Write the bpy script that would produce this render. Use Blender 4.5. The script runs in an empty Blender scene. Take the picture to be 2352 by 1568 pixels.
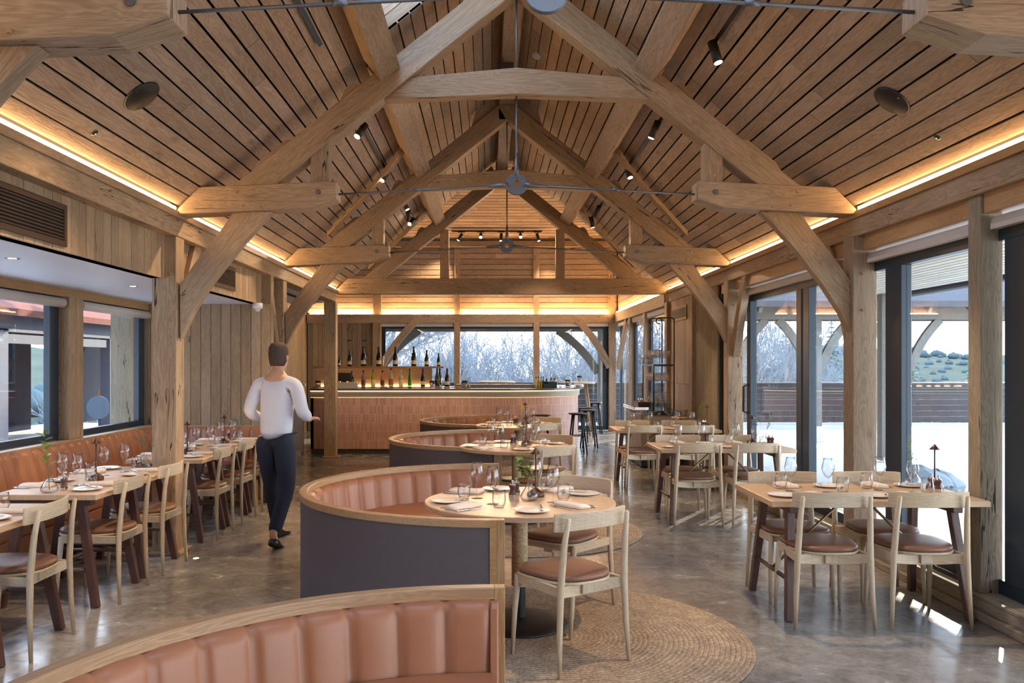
import bpy, math, random
from mathutils import Vector, Matrix
R = math.radians
random.seed(7)
SC = bpy.context.scene
COL = SC.collection

# ------------------------------------------------------------------ camera, world, sun, exposure
F = 1950.0; HC = 1.56; VX = 1122.0; VY = 838.0      # focal length in px, eye height, vanishing point
cd = bpy.data.cameras.new('camera'); cam = bpy.data.objects.new('camera', cd); COL.objects.link(cam)
cam.location = (0, 0, HC); cam.rotation_euler = (R(90), 0, 0)
cd.sensor_width = 36.0; cd.lens = F / 2352 * 36
cd.shift_x = (1176 - VX) / 2352; cd.shift_y = (VY - 784) / 2352
cd.clip_end = 800; cd.clip_start = 0.05
SC.camera = cam

EXPOSURE = 1.52
SKY_STRENGTH = 3.0
SUN_STRENGTH = 4.5
w = bpy.data.worlds.new('sky'); SC.world = w; w.use_nodes = True
nt = w.node_tree; nt.nodes.clear()
wo = nt.nodes.new('ShaderNodeOutputWorld'); bg = nt.nodes.new('ShaderNodeBackground')
tc = nt.nodes.new('ShaderNodeTexCoord'); sp = nt.nodes.new('ShaderNodeSeparateXYZ')
rp = nt.nodes.new('ShaderNodeValToRGB')
rp.color_ramp.elements[0].position = 0.0; rp.color_ramp.elements[0].color = (0.98, 0.99, 1.0, 1)
rp.color_ramp.elements[1].position = 0.5; rp.color_ramp.elements[1].color = (0.50, 0.68, 1.0, 1)
nt.links.new(tc.outputs['Generated'], sp.inputs[0]); nt.links.new(sp.outputs[2], rp.inputs[0])
nt.links.new(rp.outputs[0], bg.inputs[0]); nt.links.new(bg.outputs[0], wo.inputs[0])
bg.inputs[1].default_value = SKY_STRENGTH
sd = bpy.data.lights.new('sun', 'SUN'); sd.energy = SUN_STRENGTH; sd.angle = R(0.8); sd.color = (1.0, 0.86, 0.68)
so = bpy.data.objects.new('sun', sd); COL.objects.link(so)
SUNV = Vector((0.50, 0.80, 0.36)).normalized()
so.rotation_euler = SUNV.to_track_quat('Z', 'Y').to_euler(); so.location = (14, 14, 9)
vs = SC.view_settings
vs.view_transform = 'Standard'; vs.look = 'None'; vs.exposure = EXPOSURE; vs.gamma = 1.0; vs.use_curve_mapping = False
cy = SC.cycles
cy.max_bounces = 8; cy.diffuse_bounces = 4; cy.glossy_bounces = 4; cy.transmission_bounces = 6
cy.transparent_max_bounces = 64; cy.caustics_reflective = False; cy.caustics_refractive = False
cy.sample_clamp_indirect = 6.0; cy.use_denoising = True
try: cy.use_light_tree = True
except Exception: pass

# ------------------------------------------------------------------ mesh builder
V = Vector
class MB:
    def __init__(s):
        s.v = []; s.f = []; s.uv = []; s.m = []; s.sm = []
    def face(s, pts, g=None, mi=0, off=(0, 0), uvs=None, smooth=False):
        b = len(s.v); s.v += [tuple(p) for p in pts]; s.f.append(list(range(b, b + len(pts))))
        if uvs is None:
            P = [V(p) for p in pts]
            n = (P[1] - P[0]).cross(P[2] - P[0])
            if n.length < 1e-12 and len(P) > 3: n = (P[2] - P[0]).cross(P[3] - P[0])
            n = n.normalized() if n.length > 1e-12 else V((0, 0, 1))
            gg = V(g).normalized() if g is not None else V((1, 0, 0))
            u = gg - n * n.dot(gg)
            if u.length < 0.3:
                t = V((0, 0, 1)) if abs(n.z) < .9 else V((0, 1, 0)); u = t - n * n.dot(t)
            u.normalize(); w_ = n.cross(u)
            uvs = [(p.dot(u) + off[0], p.dot(w_) + off[1]) for p in P]
        s.uv.append(uvs); s.m.append(mi); s.sm.append(smooth)
    def hexa(s, c, g=None, mi=0, off=None):
        """c: 8 corners, bottom 0-3 counter-clockwise seen from the top, top 4-7"""
        if off is None: off = (random.random() * 20, random.random() * 20)
        base = len(s.v); s.v += [tuple(p) for p in c]
        for q in ((3, 2, 1, 0), (4, 5, 6, 7), (0, 1, 5, 4), (1, 2, 6, 5), (2, 3, 7, 6), (3, 0, 4, 7)):
            t = MB(); t.face([c[i] for i in q], g, mi, off)
            s.f.append([base + i for i in q]); s.uv.append(t.uv[0]); s.m.append(mi); s.sm.append(False)
    def box(s, a, b, g=None, mi=0):
        x0, y0, z0 = (min(a[i], b[i]) for i in range(3)); x1, y1, z1 = (max(a[i], b[i]) for i in range(3))
        if g is None:
            d = (x1 - x0, y1 - y0, z1 - z0); k = d.index(max(d)); g = [(1, 0, 0), (0, 1, 0), (0, 0, 1)][k]
        s.hexa([V((x0, y0, z0)), V((x1, y0, z0)), V((x1, y1, z0)), V((x0, y1, z0)),
                V((x0, y0, z1)), V((x1, y0, z1)), V((x1, y1, z1)), V((x0, y1, z1))], g, mi)
    def bar(s, a, b, w_, h, up=(0, 0, 1), mi=0, w2=None, h2=None):
        a = V(a); b = V(b); d = (b - a).normalized(); up = V(up)
        x = d.cross(up).normalized(); z = x.cross(d).normalized()
        w2 = w_ if w2 is None else w2; h2 = h if h2 is None else h2
        c = []
        for p, ww, hh in ((a, w_, h), (b, w2, h2)):
            c.append([p - x * ww / 2 - z * hh / 2, p + x * ww / 2 - z * hh / 2, p + x * ww / 2 + z * hh / 2, p - x * ww / 2 + z * hh / 2])
        A, B = c
        s.hexa([A[0], A[1], B[1], B[0], A[3], A[2], B[2], B[3]], d, mi)
    def prism(s, pts, o, ax, ay, an, depth, g=None, mi=0):
        """2-D outline pts in the plane (o; ax, ay), extruded by depth along an"""
        o = V(o); ax = V(ax); ay = V(ay); an = V(an); off = (random.random() * 20, random.random() * 20)
        A = [o + ax * p[0] + ay * p[1] for p in pts]; B = [p + an * depth for p in A]; n = len(pts)
        flip = ax.cross(ay).dot(an) > 0
        base = len(s.v); s.v += [tuple(p) for p in A + B]
        def ad(idx):
            P = (A + B); t = MB(); t.face([P[i] for i in idx], g, mi, off)
            s.f.append([base + i for i in idx]); s.uv.append(t.uv[0]); s.m.append(mi); s.sm.append(False)
        ar = sum(pts[i][0] * pts[(i + 1) % n][1] - pts[(i + 1) % n][0] * pts[i][1] for i in range(n))
        pos = (ar > 0) == flip
        f1 = list(range(n)); f2 = list(range(n, 2 * n))
        ad(f1[::-1] if pos else f1); ad(f2 if pos else f2[::-1])
        for i in range(n):
            j = (i + 1) % n; q = [i, j, n + j, n + i]; ad(q if pos else q[::-1])
    def tube(s, path, rad, n=10, caps=True, mi=0, smooth=True, closed=False, sx=1.0):
        P = [V(p) for p in path]; m = len(P)
        if not isinstance(rad, (list, tuple)): rad = [rad] * m
        base = len(s.v); ref = None; L = 0; off = random.random() * 10
        us = []
        for i in range(m):
            if closed: t = P[(i + 1) % m] - P[i - 1]
            else: t = P[min(i + 1, m - 1)] - P[max(i - 1, 0)]
            t.normalize()
            if ref is None: ref = V((0, 0, 1)) if abs(t.z) < .8 else V((1, 0, 0))
            x = t.cross(ref).normalized(); y = x.cross(t).normalized(); ref = y
            if i: L += (P[i] - P[i - 1]).length
            us.append(L)
            for k in range(n):
                a = 2 * math.pi * k / n
                s.v.append(tuple(P[i] + (x * math.cos(a) * sx + y * math.sin(a)) * rad[i]))
        rg = range(m if closed else m - 1)
        for i in rg:
            j = (i + 1) % m
            for k in range(n):
                k2 = (k + 1) % n
                s.f.append([base + i * n + k, base + j * n + k, base + j * n + k2, base + i * n + k2][::-1])
                r = rad[i]; w0 = 6.283 * r * k / n; w1 = 6.283 * r * (k + 1) / n
                s.uv.append([(us[i] + off, w0), (us[j] + off, w0), (us[j] + off, w1), (us[i] + off, w1)][::-1]); s.m.append(mi); s.sm.append(smooth)
        if caps and not closed:
            for i, rev in ((0, True), (m - 1, False)):
                idx = [base + i * n + k for k in range(n)]
                if not rev: idx = idx[::-1]
                s.f.append(idx[::-1]); s.uv.append([(off + .01 * math.cos(k), .01 * math.sin(k)) for k in range(n)]); s.m.append(mi); s.sm.append(False)
    def lathe(s, prof, n=24, c=(0, 0, 0), mi=0, smooth=True, a0=0.0, a1=2 * math.pi, uvr=None):
        """prof: (r, z) from bottom/inside to top; r==0 ends close"""
        full = abs(a1 - a0 - 2 * math.pi) < 1e-6; N = n if full else n + 1
        base = len(s.v); rings = []; L = 0; us = []
        for i, (r, z) in enumerate(prof):
            if i: L += math.hypot(r - prof[i - 1][0], z - prof[i - 1][1])
            us.append(L)
            if r < 1e-6 and full:
                rings.append([len(s.v)]); s.v.append((c[0], c[1], c[2] + z))
            else:
                ring = []
                for k in range(N):
                    a = a0 + (a1 - a0) * k / n; ring.append(len(s.v)); s.v.append((c[0] + r * math.cos(a), c[1] + r * math.sin(a), c[2] + z))
                rings.append(ring)
        rm = uvr or max(p[0] for p in prof) or 1
        for i in range(len(prof) - 1):
            A, B = rings[i], rings[i + 1]
            for k in range(n):
                k2 = (k + 1) % N
                u0 = rm * (a0 + (a1 - a0) * k / n); u1 = rm * (a0 + (a1 - a0) * (k + 1) / n)
                if len(A) == 1 and len(B) == 1: continue
                if len(A) == 1: s.f.append([A[0], B[k2], B[k]][::1]); s.uv.append([(u0, us[i]), (u1, us[i + 1]), (u0, us[i + 1])])
                elif len(B) == 1: s.f.append([A[k], A[k2], B[0]]); s.uv.append([(u0, us[i]), (u1, us[i]), (u0, us[i + 1])])
                else: s.f.append([A[k], A[k2], B[k2], B[k]]); s.uv.append([(u0, us[i]), (u1, us[i]), (u1, us[i + 1]), (u0, us[i + 1])])
                s.m.append(mi); s.sm.append(smooth)
    def rings(s, loops, caps=True, mi=0, smooth=True, close=True, us=None):
        """loft through loops of equal vertex count"""
        n = len(loops[0]); base = len(s.v)
        for lp in loops: s.v += [tuple(p) for p in lp]
        L = [0.0]
        for i in range(1, len(loops)): L.append(L[-1] + (V(loops[i][0]) - V(loops[i - 1][0])).length)
        W = [0.0]
        for k in range(n): W.append(W[-1] + (V(loops[0][(k + 1) % n]) - V(loops[0][k])).length)
        for i in range(len(loops) - 1):
            for k in range(n if close else n - 1):
                k2 = (k + 1) % n
                s.f.append([base + i * n + k, base + i * n + k2, base + (i + 1) * n + k2, base + (i + 1) * n + k])
                s.uv.append([(L[i], W[k]), (L[i], W[k + 1]), (L[i + 1], W[k + 1]), (L[i + 1], W[k])]); s.m.append(mi); s.sm.append(smooth)
        if caps:
            for i, rev in ((0, True), (len(loops) - 1, False)):
                idx = [base + i * n + k for k in range(n)]
                if rev: idx = idx[::-1]
                s.f.append(idx); s.uv.append([(s.v[q][0], s.v[q][1]) for q in idx]); s.m.append(mi); s.sm.append(smooth)
    def build(s, name, mats, parent=None, loc=None, rz=0.0, bevel=0.0, kind=None, subsurf=0):
        me = bpy.data.meshes.new(name)
        me.from_pydata(s.v, [], s.f); me.update()
        uvl = me.uv_layers.new(name='UVMap'); k = 0
        flat = []
        for fu in s.uv:
            for q in fu: flat += [q[0], q[1]]
        uvl.data.foreach_set('uv', flat)
        if not isinstance(mats, (list, tuple)): mats = [mats]
        for m in mats: me.materials.append(m)
        me.polygons.foreach_set('material_index', s.m)
        me.polygons.foreach_set('use_smooth', s.sm)
        o = bpy.data.objects.new(name, me); COL.objects.link(o)
        if loc is not None: o.location = loc
        o.rotation_euler = (0, 0, rz)
        if parent is not None: o.parent = parent
        if bevel:
            b = o.modifiers.new('bevel', 'BEVEL'); b.width = bevel; b.segments = 1 if bevel < .004 else 2; b.limit_method = 'ANGLE'; b.angle_limit = R(35)
            b.use_clamp_overlap = True
        if subsurf:
            q = o.modifiers.new('sub', 'SUBSURF'); q.levels = subsurf; q.render_levels = subsurf
        if kind: o['kind'] = kind
        return o

def empty(name, loc=(0, 0, 0), rz=0.0, kind=None):
    o = bpy.data.objects.new(name, None); COL.objects.link(o); o.location = loc; o.rotation_euler = (0, 0, rz)
    o.empty_display_size = 0.1
    if kind: o['kind'] = kind
    return o
def tag(o, label, cat, group=None, kind=None):
    o['label'] = label; o['category'] = cat
    if group: o['group'] = group
    if kind: o['kind'] = kind
    return o
def dup(o, loc=None, rz=None, label=None, group=None, parent=None, scale=None):
    c = o.copy(); COL.objects.link(c)
    if parent is not None: c.parent = parent
    if loc is not None: c.location = loc
    if rz is not None: c.rotation_euler = (0, 0, rz)
    if scale is not None: c.scale = scale
    if label: c['label'] = label
    if group: c['group'] = group
    for ch in list(o.children): dup(ch, parent=c)
    return c
class Proto:
    """first use moves the original, later uses copy it"""
    def __init__(s, root): s.r = root; s.used = False
    def put(s, loc, rz, label, group=None, scale=None):
        if not s.used:
            s.used = True; o = s.r; o.location = loc; o.rotation_euler = (0, 0, rz)
            if scale: o.scale = scale
            o['label'] = label
            if group: o['group'] = group
            return o
        return dup(s.r, loc, rz, label, group, scale=scale)

# ------------------------------------------------------------------ materials
_m = {}
def newmat(name):
    m = bpy.data.materials.new(name); m.use_nodes = True
    return m, m.node_tree, m.node_tree.nodes['Principled BSDF']
def N(nt, t, **kw):
    n = nt.nodes.new('ShaderNode' + t)
    for k, v in kw.items(): setattr(n, k, v)
    return n
def mathn(nt, op, a, b=None, clamp=False):
    n = N(nt, 'Math', operation=op, use_clamp=clamp)
    for i, x in enumerate((a, b)):
        if x is None: continue
        if isinstance(x, (int, float)): n.inputs[i].default_value = x
        else: nt.links.new(x, n.inputs[i])
    return n.outputs[0]
def mixc(nt, fac, a, b, mode='MIX'):
    n = N(nt, 'Mix', data_type='RGBA', blend_type=mode)
    for sock, x in ((n.inputs[0], fac), (n.inputs[6], a), (n.inputs[7], b)):
        if isinstance(x, (int, float)): sock.default_value = x
        elif isinstance(x, tuple): sock.default_value = (x[0], x[1], x[2], 1)
        else: nt.links.new(x, sock)
    return n.outputs[2]
def noise(nt, vec, scale, detail=3, rough=.5, dist=0.0):
    n = N(nt, 'TexNoise'); n.inputs['Scale'].default_value = scale; n.inputs['Detail'].default_value = detail
    n.inputs['Roughness'].default_value = rough; n.inputs['Distortion'].default_value = dist
    if vec is not None: nt.links.new(vec, n.inputs['Vector'])
    return n.outputs['Fac']
def ramp(nt, x, stops):
    r = N(nt, 'ValToRGB'); e = r.color_ramp.elements
    while len(e) < len(stops): e.new(0.5)
    for i, (p, c) in enumerate(stops):
        e[i].position = p; e[i].color = (c[0], c[1], c[2], 1) if isinstance(c, tuple) else (c, c, c, 1)
    nt.links.new(x, r.inputs[0]); return r.outputs[0]
def bump(nt, bsdf, h, strength=.3, dist=.01):
    b = N(nt, 'Bump'); b.inputs['Strength'].default_value = strength; b.inputs['Distance'].default_value = dist
    nt.links.new(h, b.inputs['Height']); nt.links.new(b.outputs[0], bsdf.inputs['Normal'])
def lin(c): # sRGB 0-255 -> linear
    return tuple(((x / 255) / 12.92 if x / 255 <= .04045 else ((x / 255 + .055) / 1.055) ** 2.4) for x in c)

def wood(name, light, dark, var=.18, grain=1.0, crack=0.0, rough=.55, island=False, knots=.0):
    if name in _m: return _m[name]
    m, nt, b = newmat(name)
    tcn = N(nt, 'TexCoord'); sep = N(nt, 'SeparateXYZ'); nt.links.new(tcn.outputs['UV'], sep.inputs[0])
    oi = N(nt, 'ObjectInfo'); rnd = oi.outputs['Random']
    if island:
        ge = N(nt, 'NewGeometry'); rnd = mathn(nt, 'FRACT', mathn(nt, 'ADD', mathn(nt, 'MULTIPLY', ge.outputs['Random Per Island'], 7.31), rnd))
    def vec(su, sv):
        c = N(nt, 'CombineXYZ')
        nt.links.new(mathn(nt, 'MULTIPLY', sep.outputs[0], su), c.inputs[0]); nt.links.new(mathn(nt, 'MULTIPLY', sep.outputs[1], sv), c.inputs[1])
        nt.links.new(mathn(nt, 'MULTIPLY', rnd, 61.0), c.inputs[2]); return c.outputs[0]
    g1 = noise(nt, vec(1.1 * grain, 11 * grain), 1.0, 3, .55, 1.6)
    rings = mathn(nt, 'FRACT', mathn(nt, 'MULTIPLY', g1, 9.0))
    rings = mathn(nt, 'ABSOLUTE', mathn(nt, 'SUBTRACT', rings, .5))
    g2 = noise(nt, vec(5 * grain, 170 * grain), 1.0, 2, .6)
    big = noise(nt, vec(.9, 1.6), 1.0, 2, .5)
    gr = mathn(nt, 'ADD', mathn(nt, 'MULTIPLY', rings, .75), mathn(nt, 'MULTIPLY', g2, .5))
    gr = mathn(nt, 'ADD', gr, mathn(nt, 'MULTIPLY', mathn(nt, 'SUBTRACT', big, .5), .8), clamp=True)
    col = mixc(nt, gr, dark, light)
    val = mathn(nt, 'ADD', 1.0 - var / 2, mathn(nt, 'MULTIPLY', rnd, var))
    hs = N(nt, 'HueSaturation'); nt.links.new(val, hs.inputs['Value']); nt.links.new(col, hs.inputs['Color'])
    hs.inputs['Saturation'].default_value = 1.0
    nt.links.new(mathn(nt, 'ADD', .92, mathn(nt, 'MULTIPLY', mathn(nt, 'FRACT', mathn(nt, 'MULTIPLY', rnd, 5.77)), .2)), hs.inputs['Saturation'])
    col = hs.outputs[0]; hgt = gr
    if knots:
        vo = N(nt, 'TexVoronoi'); vo.inputs['Scale'].default_value = 1.0; nt.links.new(vec(1.4, 4.5), vo.inputs['Vector'])
        kn = ramp(nt, vo.outputs['Distance'], [(0.0, 1.0), (0.09, .35), (0.15, 0.0)])
        col = mixc(nt, mathn(nt, 'MULTIPLY', kn, knots), col, tuple(x * .3 for x in dark))
    if crack:
        cn = noise(nt, vec(.22, 5.0), 1.0, 4, .5, 0.0)
        line = mathn(nt, 'LESS_THAN', mathn(nt, 'ABSOLUTE', mathn(nt, 'SUBTRACT', cn, .5)), .0022)
        mask = mathn(nt, 'GREATER_THAN', noise(nt, vec(.8, 2.3), 1.0, 1), .60 - crack * .14)
        ck = mathn(nt, 'MULTIPLY', line, mask)
        col = mixc(nt, ck, col, tuple(x * .12 for x in dark))
        hgt = mathn(nt, 'SUBTRACT', gr, mathn(nt, 'MULTIPLY', ck, 3.0))
    nt.links.new(col, b.inputs['Base Color']); b.inputs['Roughness'].default_value = rough
    bump(nt, b, hgt, .35, .004)
    _m[name] = m; return m

def plain(name, c, rough=.5, metal=0.0, var=.0, nscale=20, bumpk=0.0, spec=.5, alpha=None):
    if name in _m: return _m[name]
    m, nt, b = newmat(name)
    tcn = N(nt, 'TexCoord'); nz = noise(nt, tcn.outputs['Object'], nscale, 3)
    lo = tuple(x * (1 - var) for x in c); hi = tuple(min(1, x * (1 + var)) for x in c)
    nt.links.new(mixc(nt, nz, lo, hi), b.inputs['Base Color'])
    b.inputs['Roughness'].default_value = rough; b.inputs['Metallic'].default_value = metal
    b.inputs['Specular IOR Level'].default_value = spec
    if bumpk: bump(nt, b, nz, bumpk, .004)
    _m[name] = m; return m
def emit(name, c, s):
    m = bpy.data.materials.new(name); m.use_nodes = True; nt = m.node_tree; nt.nodes.clear()
    o = N(nt, 'OutputMaterial'); e = N(nt, 'Emission'); e.inputs[0].default_value = (*c, 1); e.inputs[1].default_value = s
    nt.links.new(e.outputs[0], o.inputs[0]); return m
def thinglass(name, tint=(1, 1, 1), base=.03, k=.75, power=3.0, rough=0.0, edge=None):
    m = bpy.data.materials.new(name); m.use_nodes = True; nt = m.node_tree; nt.nodes.clear()
    o = N(nt, 'OutputMaterial'); mx = N(nt, 'MixShader'); t = N(nt, 'BsdfTransparent'); g = N(nt, 'BsdfGlossy')
    t.inputs[0].default_value = (*tint, 1); g.inputs['Roughness'].default_value = rough
    lw = N(nt, 'LayerWeight'); lw.inputs[0].default_value = .5
    f = mathn(nt, 'ADD', mathn(nt, 'MULTIPLY', mathn(nt, 'POWER', lw.outputs['Facing'], power), k), base, clamp=True)
    if edge: nt.links.new(mixc(nt, mathn(nt, 'POWER', lw.outputs['Facing'], 3.5), tint, edge), t.inputs[0])
    nt.links.new(f, mx.inputs[0]); nt.links.new(t.outputs[0], mx.inputs[1]); nt.links.new(g.outputs[0], mx.inputs[2])
    nt.links.new(mx.outputs[0], o.inputs[0]); return m

OAK = wood('oak_frame', lin((190, 167, 139)), lin((126, 101, 77)), var=.22, crack=1.0, rough=.6, knots=.5)
OAKB = wood('oak_boards', lin((193, 170, 145)), lin((131, 108, 88)), var=.36, crack=0.0, rough=.6, island=True, knots=.6)
OAKW = wood('oak_wall_boards', lin((184, 160, 130)), lin((128, 104, 80)), var=.32, crack=0.15, rough=.6, island=True, knots=.5)
ASH = wood('pale_ash', lin((222, 208, 184)), lin((178, 158, 130)), var=.08, grain=1.6, rough=.4)
OAKT = wood('oak_tabletop', lin((218, 192, 162)), lin((184, 152, 120)), var=.08, grain=1.2, rough=.35)
RAIL = wood('oak_rail', lin((194, 162, 126)), lin((150, 116, 82)), var=.08, grain=1.4, rough=.4)
WALNUT = wood('dark_leg_wood', lin((104, 74, 66)), lin((66, 44, 40)), var=.12, grain=1.4, rough=.4)
WEATHER = wood('weathered_timber', lin((170, 160, 140)), lin((110, 98, 82)), var=.2, crack=1.0, rough=.8)
DARKTIM = wood('dark_outdoor_boards', lin((78, 76, 80)), lin((48, 46, 50)), var=.3, rough=.7, island=True)
BLACK = plain('matt_black', lin((26, 25, 25)), .45, var=.1)
DARKVOID = plain('dark_backing', (.006, .005, .004), .9)
FRAME = plain('grey_aluminium', lin((46, 60, 74)), .4, .3, .05)
WHITE = plain('white_paint', lin((226, 226, 230)), .5, var=.02)
BLIND = plain('blind_fabric', lin((196, 190, 184)), .8, var=.03)
STEEL = plain('galvanised_steel', lin((118, 120, 124)), .5, .8, .12, 60)
CHROME = plain('polished_steel', lin((220, 220, 222)), .12, 1.0, .02)
BRASS = plain('aged_brass', lin((160, 138, 104)), .35, .9, .1)
BRONZE = plain('dark_bronze', lin((84, 62, 54)), .35, .7, .08)
CHINA = plain('white_china', lin((240, 236, 230)), .12, var=.01)
LINEN = plain('napkin_linen', lin((236, 222, 212)), .85, var=.03, nscale=200, bumpk=.2)
BRONZEV = plain('vent_bronze', lin((70, 56, 46)), .5, .4, .1)
GLASS = thinglass('window_glass', (.97, .985, .98), .03, .55, 4.0)
CRYSTAL = thinglass('clear_crystal', (.985, .985, .985), .05, .6, 2.6, edge=(.22, .25, .29))  # transparency tinted darker at grazing edges, in place of refraction
CRYSTAL2 = thinglass('rack_glass', (.99, .99, .99), .07, .6, 2.2)
WEATHERO = wood('outdoor_grey_timber', lin((126, 124, 116)), lin((84, 82, 78)), var=.2, rough=.9)
GREENGLASS = plain('dark_green_bottle', lin((24, 30, 20)), .08, var=.1)
EMLED = emit('led_warm', (1.0, .60, .27), 18.0)
EMSPOT = emit('lamp_lens', (1.0, .72, .42), 14.0)
EMWARM = emit('downlight_lens', (1.0, .66, .36), 6.0)
EMGREEN = emit('green_indicator', (.1, 1.0, .25), 2.0)
LEAF = plain('holly_leaf', lin((124, 152, 64)), .35, var=.4, nscale=60)
FIR = plain('fir_needle', lin((86, 112, 92)), .6, var=.3, nscale=60)
STEM = plain('green_stem', lin((96, 110, 70)), .6, var=.2)
BERRY = plain('red_berry', lin((170, 30, 30)), .25)
YELLOWF = plain('yellow_flower', lin((214, 200, 60)), .6, var=.2, nscale=80)
STONE = plain('pale_stone', lin((180, 178, 172)), .8, var=.2, nscale=6, bumpk=.5)
ROCK = plain('blue_grey_rock', lin((110, 120, 126)), .8, var=.35, nscale=4, bumpk=.8)
ROPE = None

def leather(name, c):
    m, nt, b = newmat(name); tcn = N(nt, 'TexCoord')
    vo = N(nt, 'TexVoronoi'); vo.inputs['Scale'].default_value = 420; nt.links.new(tcn.outputs['Object'], vo.inputs['Vector'])
    nz = noise(nt, tcn.outputs['Object'], 5, 3)
    nt.links.new(mixc(nt, nz, tuple(x * .86 for x in c), tuple(min(1, x * 1.12) for x in c)), b.inputs['Base Color'])
    b.inputs['Roughness'].default_value = .38; b.inputs['Specular IOR Level'].default_value = .45
    bump(nt, b, vo.outputs['Distance'], .12, .001); return m
LEATHER = leather('tan_leather', lin((164, 110, 80)))
LEATHERS = leather('brown_seat_leather', lin((128, 92, 74)))
def fabric():
    m, nt, b = newmat('charcoal_weave'); tcn = N(nt, 'TexCoord'); mp = N(nt, 'Mapping'); nt.links.new(tcn.outputs['UV'], mp.inputs[0])
    mp.inputs['Scale'].default_value = (160, 900, 1); a = noise(nt, mp.outputs[0], 1.0, 3)
    mp2 = N(nt, 'Mapping'); nt.links.new(tcn.outputs['UV'], mp2.inputs[0]); mp2.inputs['Scale'].default_value = (900, 160, 1); c = noise(nt, mp2.outputs[0], 1.0, 3)
    s = mathn(nt, 'MULTIPLY', mathn(nt, 'ADD', a, c), .5)
    nt.links.new(ramp(nt, s, [(.35, lin((70, 64, 68))), (.65, lin((112, 103, 106)))]), b.inputs['Base Color'])
    b.inputs['Roughness'].default_value = .9; bump(nt, b, s, .3, .002); return m
FABRIC = fabric()
def ropemat():
    m, nt, b = newmat('jute_rope'); tcn = N(nt, 'TexCoord'); mp = N(nt, 'Mapping'); nt.links.new(tcn.outputs['Object'], mp.inputs[0])
    mp.inputs['Scale'].default_value = (30, 30, 90); a = noise(nt, mp.outputs[0], 1.5, 3)
    nt.links.new(ramp(nt, a, [(.3, lin((150, 128, 98))), (.7, lin((206, 186, 152)))]), b.inputs['Base Color']); b.inputs['Roughness'].default_value = .9
    return m
ROPE = ropemat()
def rugmat():
    m, nt, b = newmat('jute_rug'); tcn = N(nt, 'TexCoord'); ob = tcn.outputs['Object']
    ln = N(nt, 'VectorMath', operation='LENGTH'); nt.links.new(ob, ln.inputs[0])
    r = ln.outputs['Value']
    fr = mathn(nt, 'FRACT', mathn(nt, 'MULTIPLY', r, 36.0)); rg = mathn(nt, 'ABSOLUTE', mathn(nt, 'SUBTRACT', fr, .5))
    nz = noise(nt, ob, 60, 4, .7); nz2 = noise(nt, ob, 9, 2)
    s = mathn(nt, 'ADD', mathn(nt, 'MULTIPLY', nz, .9), mathn(nt, 'MULTIPLY', nz2, .25))
    col = ramp(nt, s, [(.34, lin((92, 80, 70))), (.54, lin((156, 137, 118))), (.76, lin((208, 190, 164)))])
    col = mixc(nt, mathn(nt, 'MULTIPLY', mathn(nt, 'SUBTRACT', .5, rg), .5), col, lin((150, 128, 104)))
    gap = mathn(nt, 'LESS_THAN', mathn(nt, 'SUBTRACT', .5, rg), .07)
    col = mixc(nt, mathn(nt, 'MULTIPLY', gap, .55), col, lin((60, 50, 42)))
    nt.links.new(col, b.inputs['Base Color']); b.inputs['Roughness'].default_value = .95
    h = mathn(nt, 'ADD', mathn(nt, 'MULTIPLY', mathn(nt, 'SUBTRACT', .5, rg), 1.2), nz)
    bump(nt, b, h, .8, .006); return m
RUG = rugmat()
def floormat():
    m, nt, b = newmat('polished_concrete'); tcn = N(nt, 'TexCoord'); ob = tcn.outputs['Object']
    a = noise(nt, ob, .7, 5, .6, .6); c = noise(nt, ob, 5, 6, .7, .8); d = noise(nt, ob, 26, 5, .75)
    s = mathn(nt, 'ADD', mathn(nt, 'MULTIPLY', a, .45), mathn(nt, 'ADD', mathn(nt, 'MULTIPLY', c, .4), mathn(nt, 'MULTIPLY', d, .22)))
    col = ramp(nt, s, [(.34, lin((78, 74, 70))), (.5, lin((122, 117, 112))), (.66, lin((168, 164, 158)))])
    nt.links.new(col, b.inputs['Base Color'])
    nt.links.new(ramp(nt, c, [(.3, .12), (.7, .30)]), b.inputs['Roughness'])
    b.inputs['Specular IOR Level'].default_value = .6
    bump(nt, b, mathn(nt, 'ADD', a, mathn(nt, 'MULTIPLY', c, .5)), .12, .01); return m
FLOOR = floormat()
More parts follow.
